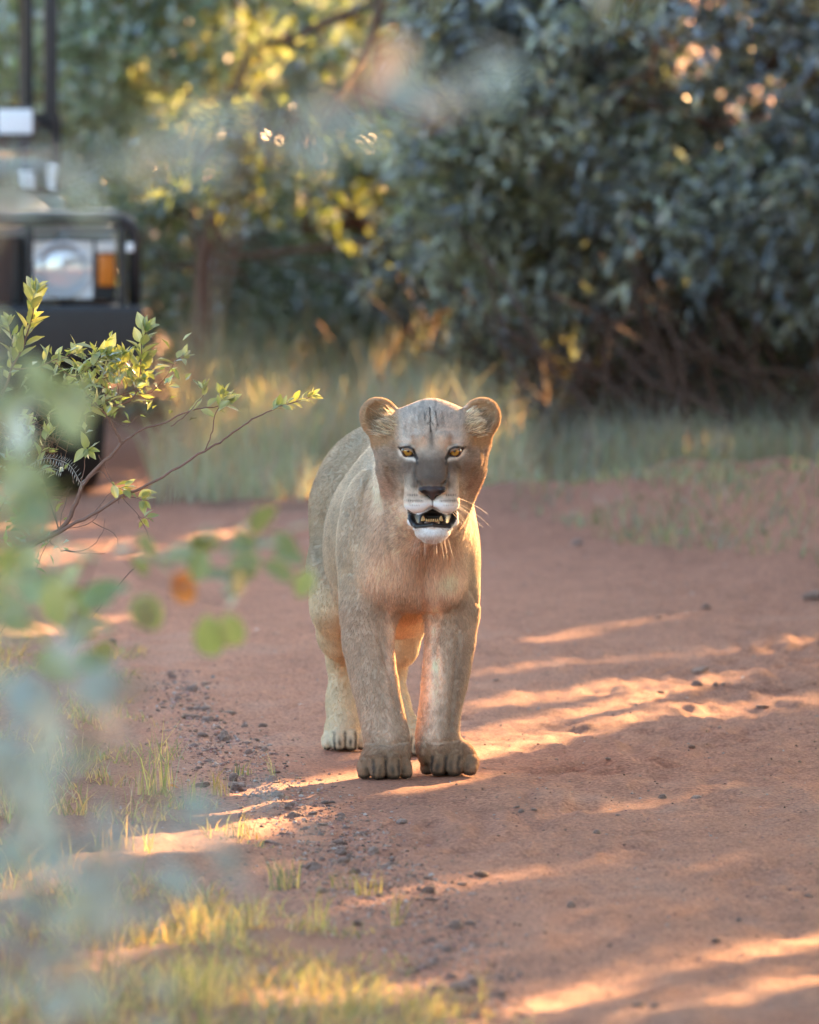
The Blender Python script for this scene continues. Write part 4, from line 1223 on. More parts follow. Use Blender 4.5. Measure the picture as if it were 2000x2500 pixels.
# ================================================================== GRASS
rng = np.random.default_rng(21)
def blades(X, Y, h, w, lean, base_z=None):
    """curved blades, 2 quads + tip (7 verts -> 5 verts / triangles)"""
    n = len(X)
    Z = ground_h(X, Y) if base_z is None else base_z
    a = rng.random(n) * 2 * np.pi
    s = np.stack([np.cos(a), np.sin(a) * 0.5, np.zeros(n)], 1) * (w * 0.5)[:, None]
    ldv = np.stack([rng.normal(size=n), rng.normal(size=n), np.zeros(n)], 1) * lean[:, None] * h[:, None]
    b = np.stack([X, Y, Z - 0.003], 1)
    m = b + ldv * 0.30 + np.array([0, 0, 1])[None] * (h * 0.55)[:, None]
    t = b + ldv * 1.0 + np.array([0, 0, 1])[None] * (h * 0.97)[:, None]
    V = np.stack([b - s, b + s, m - s * 0.8, m + s * 0.8, t], 1).reshape(-1, 3)
    k = (np.arange(n) * 5)[:, None]
    T = np.concatenate([k + np.array([[0, 1, 3]]), k + np.array([[0, 3, 2]]), k + np.array([[2, 3, 4]])])
    return V, T

def grass(name, X, Y, h, w, lean, C, label, mat=None, parent=None, loc=None, stuff=True):
    V, T = blades(X, Y, h, w, lean)
    if loc is not None: V = V - np.asarray(loc)
    o = mesh_np(name, V, T, mat or M_grass, parent, cols=np.repeat(C, 5, axis=0), smooth=False)
    if stuff: tag(o, label, 'grass', None, 'stuff')
    return o

# tall pale grass behind the road (middle)
n = 42000
X = rng.uniform(-3.6, 3.6, n); Y = 41.1 + rng.random(n) ** 1.3 * 9.5
m = (road_mask(X, Y) < -0.02) & (vnoise(X * 3, Y * 2, 0, 91) > -0.5)
m &= ~((X > 0.45) & (rng.random(n) < 0.3))
X, Y = X[m], Y[m]
hm = np.where(X < 0.35, 0.34, 0.25) * (1 + 0.5 * vnoise(X * 2, Y * 2, 0, 92)) * np.interp(Y, [41, 42.5, 46], [0.45, 0.9, 1.3]) * rng.uniform(0.6, 1.3, len(X))
C = leaf_cols(len(X), (0.43, 0.45, 0.33), 0.15, (0.52, 0.35, 0.25), 0.2)
C[X > 0.5] *= 0.5  # right-hand grass darkened, its shade painted into the colour
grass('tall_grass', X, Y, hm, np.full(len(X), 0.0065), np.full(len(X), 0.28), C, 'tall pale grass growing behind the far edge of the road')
# bank grass
n = 6000
X = rng.uniform(0.4, 2.6, n); Y = rng.uniform(35.5, 41.5, n)
m = (X > bank_x(Y) - 0.05) & (fbm(X * 2.5, Y * 1.6, 0, 3, 93) + 0.35 * np.exp(-((X - 0.95) / 0.3) ** 2) > 0.12) & (rng.random(n) < 0.9)
X, Y = X[m], Y[m]
grass('bank_grass', X, Y, 0.035 + 0.07 * rng.random(len(X)) ** 2, np.full(len(X), 0.007), np.full(len(X), 0.5), leaf_cols(len(X), (0.22, 0.25, 0.16), 0.25, (0.36, 0.31, 0.18), 0.3), 'low patchy grass on the red soil bank at right')
# verge grass lower left
n = 75000
X = rng.uniform(-1.7, 0.6, n); Y = rng.uniform(20.6, 36, n)
d = road_mask(X, Y)
pat = 1.25 * fbm(X * 6.5, Y * 3.0, 0, 3, 94)
m = (d < 0.05) & (pat > 0.13 + 0.25 * rng.random(n) - 0.30 * sstep(-0.15, -0.7, d) - 0.34 * sstep(25.0, 22.5, Y))
X, Y, dd = X[m], Y[m], d[m]
hh = (0.014 + 0.060 * rng.random(len(X)) ** 2.6) * (0.6 + 0.9 * sstep(0, -0.5, dd))
C = leaf_cols(len(X), (0.24, 0.25, 0.11), 0.3, (0.52, 0.36, 0.16), 0.48)
grass('verge_grass', X, Y, hh, rng.uniform(0.002, 0.0048, len(X)), np.full(len(X), 0.75), C, 'short sparse green and straw grass on the left verge')

def tuft(px, py, n, h, col, label, alt=(0.55, 0.42, 0.18), spread=0.03, w=0.0035, lean=0.28):
    g = G(px, py); g[2] = float(ground_h(np.array([g[0]]), np.array([g[1]]))[0])
    X = g[0] + np.clip(rng.normal(size=n), -1.7, 1.7) * spread * 0.8; Y = g[1] + np.clip(rng.normal(size=n), -1.7, 1.7) * spread * 1.1
    C = leaf_cols(n, col, 0.2, alt, 0.35)
    o = grass('grass_tuft', X, Y, h * rng.uniform(0.4, 1.05, n), w * rng.uniform(0.6, 1.2, n), np.full(n, lean), C, None, loc=g, stuff=False)
    o.location = tuple(g)
    tag(o, label, 'grass tuft', 'grass tufts on the left verge')
TF = [(400, 1945, 24, .22, (.25, .26, .11), 'tall thin tuft with one dark stalk beside the gravel, furthest of the verge', .03),
      (350, 1950, 14, .17, (.4, .36, .16), 'straw stalk tuft left of the tall dark-stalked one', .02),
      (668, 1900, 5, .085, (.35, .33, .15), 'tiny forked straw stalk alone on the red gravel left of the front paws', .006),
      (530, 1955, 22, .085, (.38, .26, .10), 'rusty brown tuft beside the long flat stone', .022),
      (470, 1970, 16, .10, (.30, .28, .11), 'small green tuft left of the rusty brown one', .02),
      (590, 1900, 16, .05, (.13, .17, .09), 'low dark green weed tuft among the pebbles', .02),
      (690, 2165, 46, .10, (.13, .17, .10), 'dense dark green tuft in the middle of the verge', .028),
      (590, 2050, 30, .07, (.16, .18, .10), 'low olive tuft by the biggest pebbles', .03),
      (900, 2190, 22, .075, (.36, .30, .08), 'sunlit yellow tuft at the gravel edge', .022),
      (840, 2170, 16, .06, (.33, .30, .09), 'small bright tuft just left of the sunlit yellow one', .02),
      (780, 2270, 18, .12, (.45, .40, .16), 'pale upright tuft with bleached stalks below the dark green one', .02),
      (520, 2330, 60, .12, (.32, .32, .12), 'wide yellow-green tuft at lower left of the verge', .05),
      (620, 2290, 34, .10, (.34, .30, .11), 'loose straw tuft between the wide and the pale upright tufts', .04),
      (470, 2490, 90, .13, (.42, .38, .16), 'big bright straw tuft at the bottom left edge of the picture', .06),
      (900, 2470, 90, .10, (.42, .37, .14), 'bright sunlit straw tuft at the bottom edge, largest of the right group', .05),
      (1050, 2480, 60, .075, (.42, .36, .13), 'spiky golden tuft just right of the bright sunlit one', .04),
      (1185, 2440, 12, .10, (.45, .36, .14), 'single upright golden stalk tuft on the road edge at the bottom', .01),
      (970, 2260, 12, .10, (.35, .30, .12), 'thin pale stalk tuft standing alone right of the verge middle', .008),
      (760, 2420, 50, .08, (.35, .33, .13), 'low bushy yellow tuft left of the bright sunlit one', .045),
      (300, 2100, 40, .10, (.25, .26, .12), 'dull green tuft half hidden behind the blurred foreground leaves', .05)]
for px, py, n, h, col, lb, sp in TF:
    tuft(px, py, n, h, col, lb, spread=sp)

# ================================================================== STONES
rng = np.random.default_rng(22)
M_stone = NT('laterite_stone')
_oi = M_stone.n('ShaderNodeObjectInfo'); _cr = M_stone.n('ShaderNodeValToRGB')
_cr.color_ramp.elements[0].color = (0.26, 0.155, 0.12, 1); _cr.color_ramp.elements[1].color = (0.50, 0.33, 0.27, 1)
M_stone.l(_oi.outputs['Random'], _cr.inputs[0])
_tc = M_stone.n('ShaderNodeTexCoord'); _nz = M_stone.n('ShaderNodeTexNoise', i_Scale=3.0, i_Detail=8.0); M_stone.l(_tc.outputs['Object'], _nz.inputs['Vector'])
_mx = M_stone.n('ShaderNodeMix', data_type='RGBA', blend_type='MULTIPLY'); _mx.inputs[0].default_value = 0.8
M_stone.l(_cr.outputs[0], _mx.inputs[6]); M_stone.l(_nz.outputs[0], _mx.inputs[7])
_ml = M_stone.n('ShaderNodeVectorMath', operation='SCALE'); _ml.inputs['Scale'].default_value = 2.0; M_stone.l(_mx.outputs[2], _ml.inputs[0])
_bp = M_stone.n('ShaderNodeBump', i_Strength=0.8, i_Distance=0.15); M_stone.l(_nz.outputs[0], _bp.inputs['Height'])
_p = M_stone.n('ShaderNodeBsdfPrincipled', i_Roughness=0.75)
M_stone.l(_ml.outputs[0], _p.inputs['Base Color']); M_stone.l(_bp.outputs[0], _p.inputs['Normal']); M_stone.l(_p.outputs[0], M_stone.out.inputs[0])

import bmesh
def stone_mesh(seed, flat):
    bm = bmesh.new(); bmesh.ops.create_icosphere(bm, subdivisions=2, radius=1)
    r = np.random.default_rng(seed)
    pl = nrm(r.normal(size=(7, 3))); off = r.uniform(0.55, 0.9, 7)
    for v in bm.verts:
        p = np.array(v.co)
        for q, o_ in zip(pl, off):
            e = p @ q - o_
            if e > 0: p = p - q * e * 0.9
        p = p * (1 + 0.12 * float(fbm(p[0] * 1.5 + seed, p[1] * 1.5, p[2] * 1.5, 2, seed)))
        p[2] *= flat
        v.co = p
    me = bpy.data.meshes.new('stone'); bm.to_mesh(me); bm.free()
    me.materials.append(M_stone.m)
    return me
SM = [stone_mesh(i + 3, f) for i, f in enumerate((0.75, 0.55, 0.9, 0.45, 0.65, 0.35))]
nstone = [0]
def stone(px, py, wpx, label, var=None, group=None, asp=1.0):
    g = G(px, py)
    g[2] = float(ground_h(np.array([g[0]]), np.array([g[1]]))[0])
    r = wpx / (FPX / g[1]) / 2
    me = SM[var if var is not None else int(rng.integers(len(SM)))]
    o = bpy.data.objects.new('stone', me); link(o)
    o.location = (g[0], g[1], g[2] + r * rng.uniform(-0.05, 0.25))
    o.scale = (r, r * rng.uniform(0.7, 1.3), r * asp)
    o.rotation_euler = (rng.uniform(-.2, .2), rng.uniform(-.2, .2), rng.uniform(0, 6.28))
    tag(o, label, 'stone', group)
    nstone[0] += 1
    return o
BIG = [(1047, 2190, 42, 'biggest round stone at the edge of the loose gravel, below the paws', 0), (1112, 2262, 38, 'dark lumpy stone lying below the biggest round stone', 2),
       (1395, 2212, 30, 'lone dark angular stone on the bare road, lower middle', 2), (1190, 2060, 0, '', 0), (1456, 2035, 22, 'small square-edged stone alone in the middle of the bare road', 2),
       (1618, 1936, 26, 'upright pointed brown stone on the road right of the paws', 2), (1700, 1932, 34, 'pair-like low stone just right of the upright pointed one', 1),
       (1570, 1842, 0, '', 0), (1616, 1688, 24, 'pale stone at the left of the sunlit three in the wheel track', 4), (1702, 1680, 32, 'dark middle stone of the sunlit three in the wheel track', 0), (1747, 1674, 24, 'bright pointed right stone of the sunlit three in the wheel track', 2),
       (1862, 1722, 36, 'flat pale stone below the sunlit streak near the right edge', 5), (1708, 1640, 50, 'wide flat stone half sunk above the sunlit streak', 5),
       (1988, 1458, 60, 'brown stone at the far right edge of the road', 1), (1725, 1488, 30, 'brown stone standing alone on the far right part of the road', 4),
       (1410, 1330, 34, 'orange-brown clod at the foot of the grassy bank', 0), (577, 1926, 46, 'long flat stone with a broken right end beside the rusty tuft', 1), (490, 1935, 50, 'broad sunken stone left of the long flat stone', 5),
       (645, 1838, 30, 'squarish stone left of the hind paw', 2), (545, 1800, 26, 'pointed stone among the far pebbles', 2), (598, 1776, 22, 'rounded pebble above the pointed one', 0), (642, 1776, 24, 'rounded pebble closest to the hind leg, upper row', 0),
       (435, 1710, 24, 'dark stone at the far end of the gravel strip', 0), (275, 1572, 26, 'dark stone lying in the far left road', 4), (828, 2050, 40, 'round grey-brown stone in the middle of the gravel', 0), (716, 1995, 34, 'grey stone above the middle of the gravel', 0),
       (765, 2120, 44, 'sunken broad stone beside the dense dark tuft', 4), (1125, 2408, 54, 'large dark stone at the bottom by the golden stalks', 0), (1560, 2462, 44, 'brown low stone at the bottom of the road', 1), (1598, 2466, 28, 'dark small stone at the bottom right of the brown low one', 2),
       (1490, 2452, 0, '', 0), (1747, 2302, 26, 'dark stone in the lower sunlit streaks', 0), (1806, 2237, 18, 'small dark stone with a bright spot on the lower right road', 2), (1974, 2182, 24, 'dark stone at the right edge beside the sunlit streak', 4),
       (1480, 2340, 0, '', 0), (1270, 2370, 26, 'dark round stone left of the lower sunlit streaks', 0), (1175, 2145, 44, 'low flat stone right of the biggest round stone', 3), (905, 1900, 0, '', 0), (1272, 1985, 18, 'tiny dark stone right of the paws on the bare road', 2),
       (790, 2380, 40, 'sunken reddish stone in the lower grass', 1), (640, 2440, 60, 'broad flat stone half hidden in the bottom straw grass', 5)]
for px, py, w, lb, v in BIG:
    if w: stone(px, py, w, lb, v)
# gravel strip: countable pebbles
def gpoint():
    while True:
        px = rng.uniform(330, 1300); py = rng.uniform(1640, 2480)
        c = np.interp(py, [1640, 1700, 1800, 1900, 2000, 2100, 2200, 2300, 2480], [420, 440, 520, 600, 760, 850, 950, 1060, 1180])
        s = np.interp(py, [1640, 1900, 2200, 2480], [60, 120, 170, 120])
        if rng.random() < math.exp(-((px - c) / s) ** 2): return px, py
for i in range(225):
    px, py = gpoint()
    zn = [(1720, 'at the far end of the loose gravel strip'), (1800, 'in the gravel strip left of the hind paw'), (1880, 'in the gravel strip left of the front paws'), (1980, 'in the gravel strip just below the long flat stone'),
          (2080, 'in the gravel strip right of the olive tuft'), (2180, 'in the gravel strip above the biggest round stone'), (2290, 'in the gravel strip around the dark lumpy stone'), (2999, 'in the gravel strip near the bottom straw grass')]
    where = next(w_ for y_, w_ in zn if py < y_)
    stone(px, py, 11 + 27 * rng.random() ** 2.0, 'small rough brown pebble ' + where, None, 'pebbles ' + where, rng.uniform(0.7, 1.2))
for i in range(75):
    px = rng.uniform(950, 2000); py = rng.uniform(1400, 2490)
    where = 'on the far road behind the lioness' if py < 1640 else 'on the bare road in the sunlit wheel track' if py < 1860 else 'on the shaded road right of the front paws' if py < 2130 else 'on the lower right road near the bottom streaks'
    stone(px, py, 7 + 12 * rng.random() ** 2.0, 'small scattered pebble ' + where, None, 'pebbles ' + where, rng.uniform(0.6, 1.1))
# uncountable finer gravel as one mesh
def gravel(n):
    base = bmesh.new(); bmesh.ops.create_icosphere(base, subdivisions=1, radius=1)
    bv = np.array([v.co[:] for v in base.verts]); bf = np.array([[v.index for v in f.verts] for f in base.faces]); base.free()
    P = []
    while len(P) < n:
        if rng.random() < 0.6: px, py = gpoint(); s = 3 + 9 * rng.random() ** 2.5
        else: px, py = rng.uniform(0, 2000), 1300 + 1200 * rng.random() ** 0.8; s = 2 + 6.5 * rng.random() ** 3
        P.append((px, py, s))
    P = np.array(P)
    g = np.array([G(a, b) for a, b, _ in P]); r = P[:, 2] / (FPX / g[:, 1]) / 2
    g[:, 2] = ground_h(g[:, 0], g[:, 1]) + r * 0.2
    sc3 = np.stack([rng.uniform(0.7, 1.3, n), rng.uniform(0.7, 1.4, n), rng.uniform(0.4, 0.9, n)], 1)
    V = bv[None] * (1 + 0.25 * rng.normal(size=(n, len(bv), 1))) * sc3[:, None] * r[:, None, None] + g[:, None]
    F = bf[None] + (np.arange(n) * len(bv))[:, None, None]
    o = mesh_np('gravel', V.reshape(-1, 3), F.reshape(-1, 3), M_grav, smooth=False, cols=np.repeat(leaf_cols(n, (0.33, 0.19, 0.145), 0.3, (0.45, 0.36, 0.32), 0.18), len(bv), axis=0))
    tag(o, 'fine loose gravel strewn over the red road and its edge', 'gravel', None, 'stuff')
t = NT('gravel'); _at = t.n('ShaderNodeAttribute', attribute_name='Col'); _p = t.n('ShaderNodeBsdfPrincipled', i_Roughness=0.8)
t.l(_at.outputs['Color'], _p.inputs['Base Color']); t.l(_p.outputs[0], t.out.inputs[0]); M_grav = t.m
gravel(14000)
# ================================================================== SAFARI VEHICLE
rng = np.random.default_rng(13)
VX, VY = -1.95, 41.25
M_vpaint = principled('vehicle_paint', (0.33, 0.35, 0.31), 0.32, spec=0.5, noise=0.12, nscale=6, coat=0.5)
M_vblack = principled('black_steel', (0.022, 0.023, 0.026), 0.42, bump=0.15, bscale=90, noise=0.3)
M_vplastic = principled('black_plastic', (0.03, 0.03, 0.032), 0.6)
M_rubber = principled('tyre_rubber', (0.028, 0.022, 0.020), 0.85, noise=0.4, nscale=12)
M_sky_white = principled('reflector', (0.88, 0.92, 0.97), 0.35, metal=0.0, spec=0.8, bump=0.5, bscale=14, coat=1.0)  # pale bluish white, sky reflection painted into the colour
M_amber = principled('amber_lens', (0.72, 0.20, 0.02), 0.22, coat=0.6)
M_steel = principled('rail_steel', (0.28, 0.31, 0.35), 0.35, metal=0.6)
M_canvas = principled('canvas', (0.10, 0.10, 0.08), 0.9)
M_seat = principled('seat_leather', (0.20, 0.10, 0.05), 0.6)
M_glass = NT('lamp_glass'); _g = M_glass.n('ShaderNodeBsdfGlossy', i_Roughness=0.06); _tp = M_glass.n('ShaderNodeBsdfTransparent')
_m = M_glass.n('ShaderNodeMixShader'); _m.inputs[0].default_value = 0.35; M_glass.l(_tp.outputs[0], _m.inputs[1]); M_glass.l(_g.outputs[0], _m.inputs[2]); M_glass.l(_m.outputs[0], M_glass.out.inputs[0])
M_dust = principled('rim_dust', (0.24, 0.13, 0.09), 0.8)

def vbox(name, lo, hi, mat, parent, bev=0.01, fn=None):
    bm = bmesh.new(); bmesh.ops.create_cube(bm, size=1)
    lo, hi = np.array(lo, float), np.array(hi, float)
    for v in bm.verts: v.co = [(lo[i] + hi[i]) / 2 + v.co[i] * (hi[i] - lo[i]) for i in range(3)]
    if bev: bmesh.ops.bevel(bm, geom=bm.edges[:], offset=bev, segments=3, affect='EDGES', profile=0.6)
    if fn:
        for v in bm.verts: v.co = fn(v.co)
    me = bpy.data.meshes.new(name); bm.to_mesh(me); bm.free(); me.materials.append(mat)
    for p in me.polygons: p.use_smooth = True
    return link(bpy.data.objects.new(name, me), parent)

def lathe(name, prof, n, mat, parent, axis='x', loc=(0, 0, 0)):
    V, F = [], []
    for (a, r) in prof:
        for k in range(n):
            t = 2 * math.pi * k / n
            c, s = r * math.cos(t), r * math.sin(t)
            V.append((a, c, s) if axis == 'x' else (c, a, s))
    for i in range(len(prof) - 1):
        for k in range(n):
            F.append((i * n + k, i * n + (k + 1) % n, (i + 1) * n + (k + 1) % n, (i + 1) * n + k))
    o = pymesh(name, V, F, mat, parent); o.location = loc
    return o

veh = empty('safari_vehicle', (VX, VY, 0), 'open olive safari vehicle with black bull bar parked at the road bend', 'safari vehicle')
veh.rotation_euler = (0, 0, math.radians(8)); veh.location = (VX + 0.0, VY - 0.06, 0)
# tub and chassis
vbox('body', (-0.80, 1.95, 0.55), (0.80, 4.75, 1.12), M_vpaint, veh, 0.04)
vbox('scuttle', (-0.78, 1.50, 0.62), (0.78, 1.97, 1.17), M_vpaint, veh, 0.04)
vbox('chassis', (-0.45, 0.30, 0.42), (0.45, 4.7, 0.56), M_vplastic, veh, 0.02)
def bonnet_f(c):
    y = c[1]; return (c[0] * (1 - 0.05 * (1.5 - y) / 1.3), y, c[2] + (0.045 * (y - 0.2) if c[2] > 0.9 else 0) + (0.03 * (1 - (c[0] / 0.66) ** 2) if c[2] > 1.0 else 0))
vbox('bonnet', (-0.64, 0.17, 0.70), (0.64, 1.52, 1.125), M_vpaint, veh, 0.05, bonnet_f)
for s in (-1, 1):
    a, b = (0.60, 0.83) if s > 0 else (-0.83, -0.60)
    f = vbox('fender', (a, 0.14, 0.78), (b, 1.56, 1.085), M_vpaint, veh, 0.05)
    vbox('wheel_arch', (a + 0.0 + (0.0 if s < 0 else 0.02), 0.25, 0.70), (b + (0.03 if s > 0 else -0.03), 1.40, 0.80), M_vplastic, veh, 0.03)
    # headlamp
    hx = 0.475 if s > 0 else -0.815
    hl = vbox('headlight', (hx, 0.05, 0.79), (hx + 0.34, 0.145, 1.03), M_vplastic, veh, 0.012)
    refl = lathe('reflector', [(0.0, 0.0), (0.004, 0.045), (-0.012, 0.085), (-0.035, 0.108)], 32, M_sky_white, hl, 'y', ((0.60 if s > 0 else -0.60), 0.047, 0.91))
    vbox('bezel', ((0.478 if s > 0 else -0.722), 0.036, 0.797), ((0.722 if s > 0 else -0.478), 0.049, 1.023), M_sky_white, hl, 0.004)
    vbox('indicator', ((0.742 if s > 0 else -0.806), 0.022, 0.845), ((0.806 if s > 0 else -0.742), 0.049, 0.972), M_amber, hl, 0.010)
    vbox('side_lamp', ((0.735 if s > 0 else -0.812), 0.030, 0.978), ((0.812 if s > 0 else -0.735), 0.049, 1.022), M_sky_white, hl, 0.006)
    lathe('lens', [(-0.052, 0.0), (-0.048, 0.06), (-0.036, 0.10), (-0.012, 0.115)], 32, M_glass.m, hl, 'y', ((0.60 if s > 0 else -0.60), 0.040, 0.91))
# grille
gr = vbox('grille', (-0.46, 0.09, 0.76), (0.46, 0.16, 1.04), M_vplastic, veh, 0.01)
for i in range(13):
    x = -0.42 + i * 0.07
    vbox('slat', (x - 0.012, 0.055, 0.78), (x + 0.012, 0.093, 1.02), M_vblack, gr, 0.004)
# bumper and bull bar
vbox('bumper', (-0.90, -0.16, 0.565), (0.90, 0.06, 0.775), M_vblack, veh, 0.02)
vbox('skid_plate', (-0.50, -0.08, 0.40), (0.50, 0.05, 0.56), M_vblack, veh, 0.02)
bb = empty('bull_bar', (0, 0, 0)); bb.parent = veh
def vtube(name, pts, r, mat, parent, n=12):
    return tube(name, pts, [r] * len(pts), mat, parent, n)
def rounded(pts, rad=0.06, k=5):
    out = [np.array(pts[0], float)]
    for i in range(1, len(pts) - 1):
        p = np.array(pts[i], float); a = np.array(pts[i - 1], float); b = np.array(pts[i + 1], float)
        u = (a - p) / np.linalg.norm(a - p); v = (b - p) / np.linalg.norm(b - p)
        for t in np.linspace(0, 1, k):
            out.append((1 - t) ** 2 * (p + u * rad) + 2 * t * (1 - t) * p + t * t * (p + v * rad))
    out.append(np.array(pts[-1], float)); return out
vtube('hoop', rounded([(-0.875, -0.05, 0.77), (-0.875, -0.09, 1.115), (0.875, -0.09, 1.115), (0.875, -0.05, 0.77)], 0.09), 0.026, M_vblack, bb)
vtube('cross_bar', [(-0.85, -0.085, 1.075), (0.85, -0.085, 1.075)], 0.012, M_steel, bb)
for x in (-0.865, 0.865, -0.83, 0.83):
    pass
for x in (-0.825, -0.46, 0.46, 0.825):
    vbox('upright', (x - 0.014, -0.10, 0.77), (x + 0.014, -0.055, 1.10), M_vblack, bb, 0.004)
vbox('top_rail', (-0.80, -0.075, 1.128), (0.80, 0.02, 1.146), M_steel, bb, 0.006)
for s in (-1, 1):
    vbox('marker_lamp', (s * 0.85 - 0.014, -0.125, 0.985), (s * 0.85 + 0.014, -0.105, 1.02), M_sky_white, bb, 0.005)
# wheels
for s in (-1, 1):
    for yy in (0.78, 3.75):
        w = empty('wheel', (s * 0.69, yy, 0.39)); w.parent = veh
        lathe('tyre', [(-0.115, 0.24), (-0.13, 0.33), (-0.115, 0.375), (-0.06, 0.39), (0, 0.392), (0.06, 0.39), (0.115, 0.375), (0.13, 0.33), (0.115, 0.24)], 48, M_rubber, w)
        lathe('rim', [(-0.09, 0.245), (-0.04, 0.20), (-0.05, 0.08), (-0.07, 0.0)] if s < 0 else [(0.09, 0.245), (0.04, 0.20), (0.05, 0.08), (0.07, 0.0)], 32, M_dust, w)
    vtube('axle', [(0, 0.78, 0.39), (s * 0.62, 0.78, 0.39)], 0.05, M_vplastic, veh)
    vbox('mud_flap', (s * 0.69 - 0.13, 1.32, 0.20), (s * 0.69 + 0.13, 1.34, 0.75), M_rubber, veh, 0.003)
# low folding windscreen
ws = empty('windscreen', (0, 0, 0)); ws.parent = veh
vbox('frame', (-0.76, 1.60, 1.165), (0.76, 1.66, 1.20), M_vblack, ws, 0.006)
vbox('pane', (-0.72, 1.62, 1.19), (0.72, 1.628, 1.46), M_glass.m, ws, 0)
vbox('frame', (-0.76, 1.60, 1.46), (0.76, 1.655, 1.495), M_vblack, ws, 0.006)
for s in (-1, 1):
    vbox('frame', (s * 0.745 - 0.02, 1.60, 1.19), (s * 0.745 + 0.02, 1.655, 1.47), M_vblack, ws, 0.005)
    vbox('bright_fitting', (s * 0.60 - 0.035, 1.38, 1.19), (s * 0.60 + 0.035, 1.46, 1.265), M_sky_white, ws, 0.012)  # pale blocks set at the bright spots below the windscreen
    vbox('bright_fitting', (s * 0.71 - 0.02, 1.40, 1.19), (s * 0.71 + 0.02, 1.46, 1.29), M_sky_white, ws, 0.01)
# canopy posts, roof, mirrors
for s in (-1, 1):
    vbox('roof_post', (s * 0.72 - 0.026, 1.55, 1.42), (s * 0.72 + 0.026, 1.61, 2.46), M_vblack, veh, 0.006)
    vbox('roof_post', (s * 0.645 - 0.02, 1.72, 1.38), (s * 0.645 + 0.02, 1.77, 2.46), M_vblack, veh, 0.006)
    for yy in (3.2, 4.65):
        vtube('roof_post', [(s * 0.78, yy, 1.1), (s * 0.78, yy, 2.47)], 0.024, M_vblack, veh)
    mr = vbox('mirror', (s * 0.56 - 0.085, 1.44, 1.40), (s * 0.56 + 0.085, 1.49, 1.53), M_vplastic, veh, 0.02)
    vbox('mirror_glass', (s * 0.56 - 0.07, 1.43, 1.415), (s * 0.56 + 0.07, 1.438, 1.515), M_sky_white, mr, 0.002)
    vtube('mirror_arm', [(s * 0.62, 1.47, 1.45), (s * 0.72, 1.56, 1.45)], 0.012, M_vblack, veh)
vbox('canopy', (-0.86, 1.45, 2.46), (0.86, 4.8, 2.50), M_canvas, veh, 0.015)
for k, (yy, zz) in enumerate(((2.45, -0.25), (3.5, -0.15))):
    for s in (-1, 1):
        st = vbox('seat', (s * 0.38 - 0.30, yy, 1.10 + zz), (s * 0.38 + 0.30, yy + 0.45, 1.24 + zz), M_seat, veh, 0.04)
        vbox('backrest', (s * 0.38 - 0.30, yy + 0.42, 1.20 + zz), (s * 0.38 + 0.30, yy + 0.54, 1.68 + zz), M_seat, veh, 0.05)
sw = lathe('steering_wheel', [(0.0 + 0.014 * math.sin(a), 0.18 + 0.014 * math.cos(a)) for a in np.linspace(0, 2 * math.pi, 9)], 28, M_vplastic, veh, 'y', (0.36, 2.0, 1.32))
sw.rotation_euler = (math.radians(-25), 0, 0)
# ================================================================== NEAR SHRUBS WITH LEAVES ONE BY ONE
rng = np.random.default_rng(14)
def obj_leaf_mat(name, c0, c1, trans, tm, gloss=0.1, rough=0.4):
    t = NT(name)
    oi = t.n('ShaderNodeObjectInfo'); cr = t.n('ShaderNodeValToRGB')
    cr.color_ramp.elements[0].color = (*c0, 1); cr.color_ramp.elements[1].color = (*c1, 1)
    t.l(oi.outputs['Random'], cr.inputs[0])
    tc = t.n('ShaderNodeTexCoord'); sx = t.n('ShaderNodeSeparateXYZ'); t.l(tc.outputs['Object'], sx.inputs[0])
    ab = t.n('ShaderNodeMath', operation='ABSOLUTE'); t.l(sx.outputs[0], ab.inputs[0])
    vr = t.n('ShaderNodeMapRange'); vr.inputs[1].default_value = 0.0; vr.inputs[2].default_value = 0.018; vr.inputs[3].default_value = 1.35; vr.inputs[4].default_value = 1.0
    t.l(ab.outputs[0], vr.inputs[0])
    sc_ = t.n('ShaderNodeVectorMath', operation='SCALE'); t.l(cr.outputs[0], sc_.inputs[0]); t.l(vr.outputs[0], sc_.inputs['Scale'])
    d = t.n('ShaderNodeBsdfDiffuse'); t.l(sc_.outputs[0], d.inputs['Color'])
    tr = t.n('ShaderNodeBsdfTranslucent'); mx = t.n('ShaderNodeMix', data_type='RGBA', blend_type='MULTIPLY'); mx.inputs[0].default_value = 1.0
    mx.inputs[7].default_value = (*tm, 1); t.l(sc_.outputs[0], mx.inputs[6]); t.l(mx.outputs[2], tr.inputs['Color'])
    m = t.n('ShaderNodeMixShader'); m.inputs[0].default_value = trans; t.l(d.outputs[0], m.inputs[1]); t.l(tr.outputs[0], m.inputs[2])
    g = t.n('ShaderNodeBsdfGlossy', i_Roughness=rough)
    lw = t.n('ShaderNodeLayerWeight', i_Blend=0.35); mu = t.n('ShaderNodeMath', operation='MULTIPLY_ADD'); mu.inputs[1].default_value = gloss * 3; mu.inputs[2].default_value = gloss
    t.l(lw.outputs['Fresnel'], mu.inputs[0])
    m2 = t.n('ShaderNodeMixShader'); t.l(mu.outputs[0], m2.inputs[0]); t.l(m.outputs[0], m2.inputs[1]); t.l(g.outputs[0], m2.inputs[2])
    t.l(m2.outputs[0], t.out.inputs[0])
    return t.m

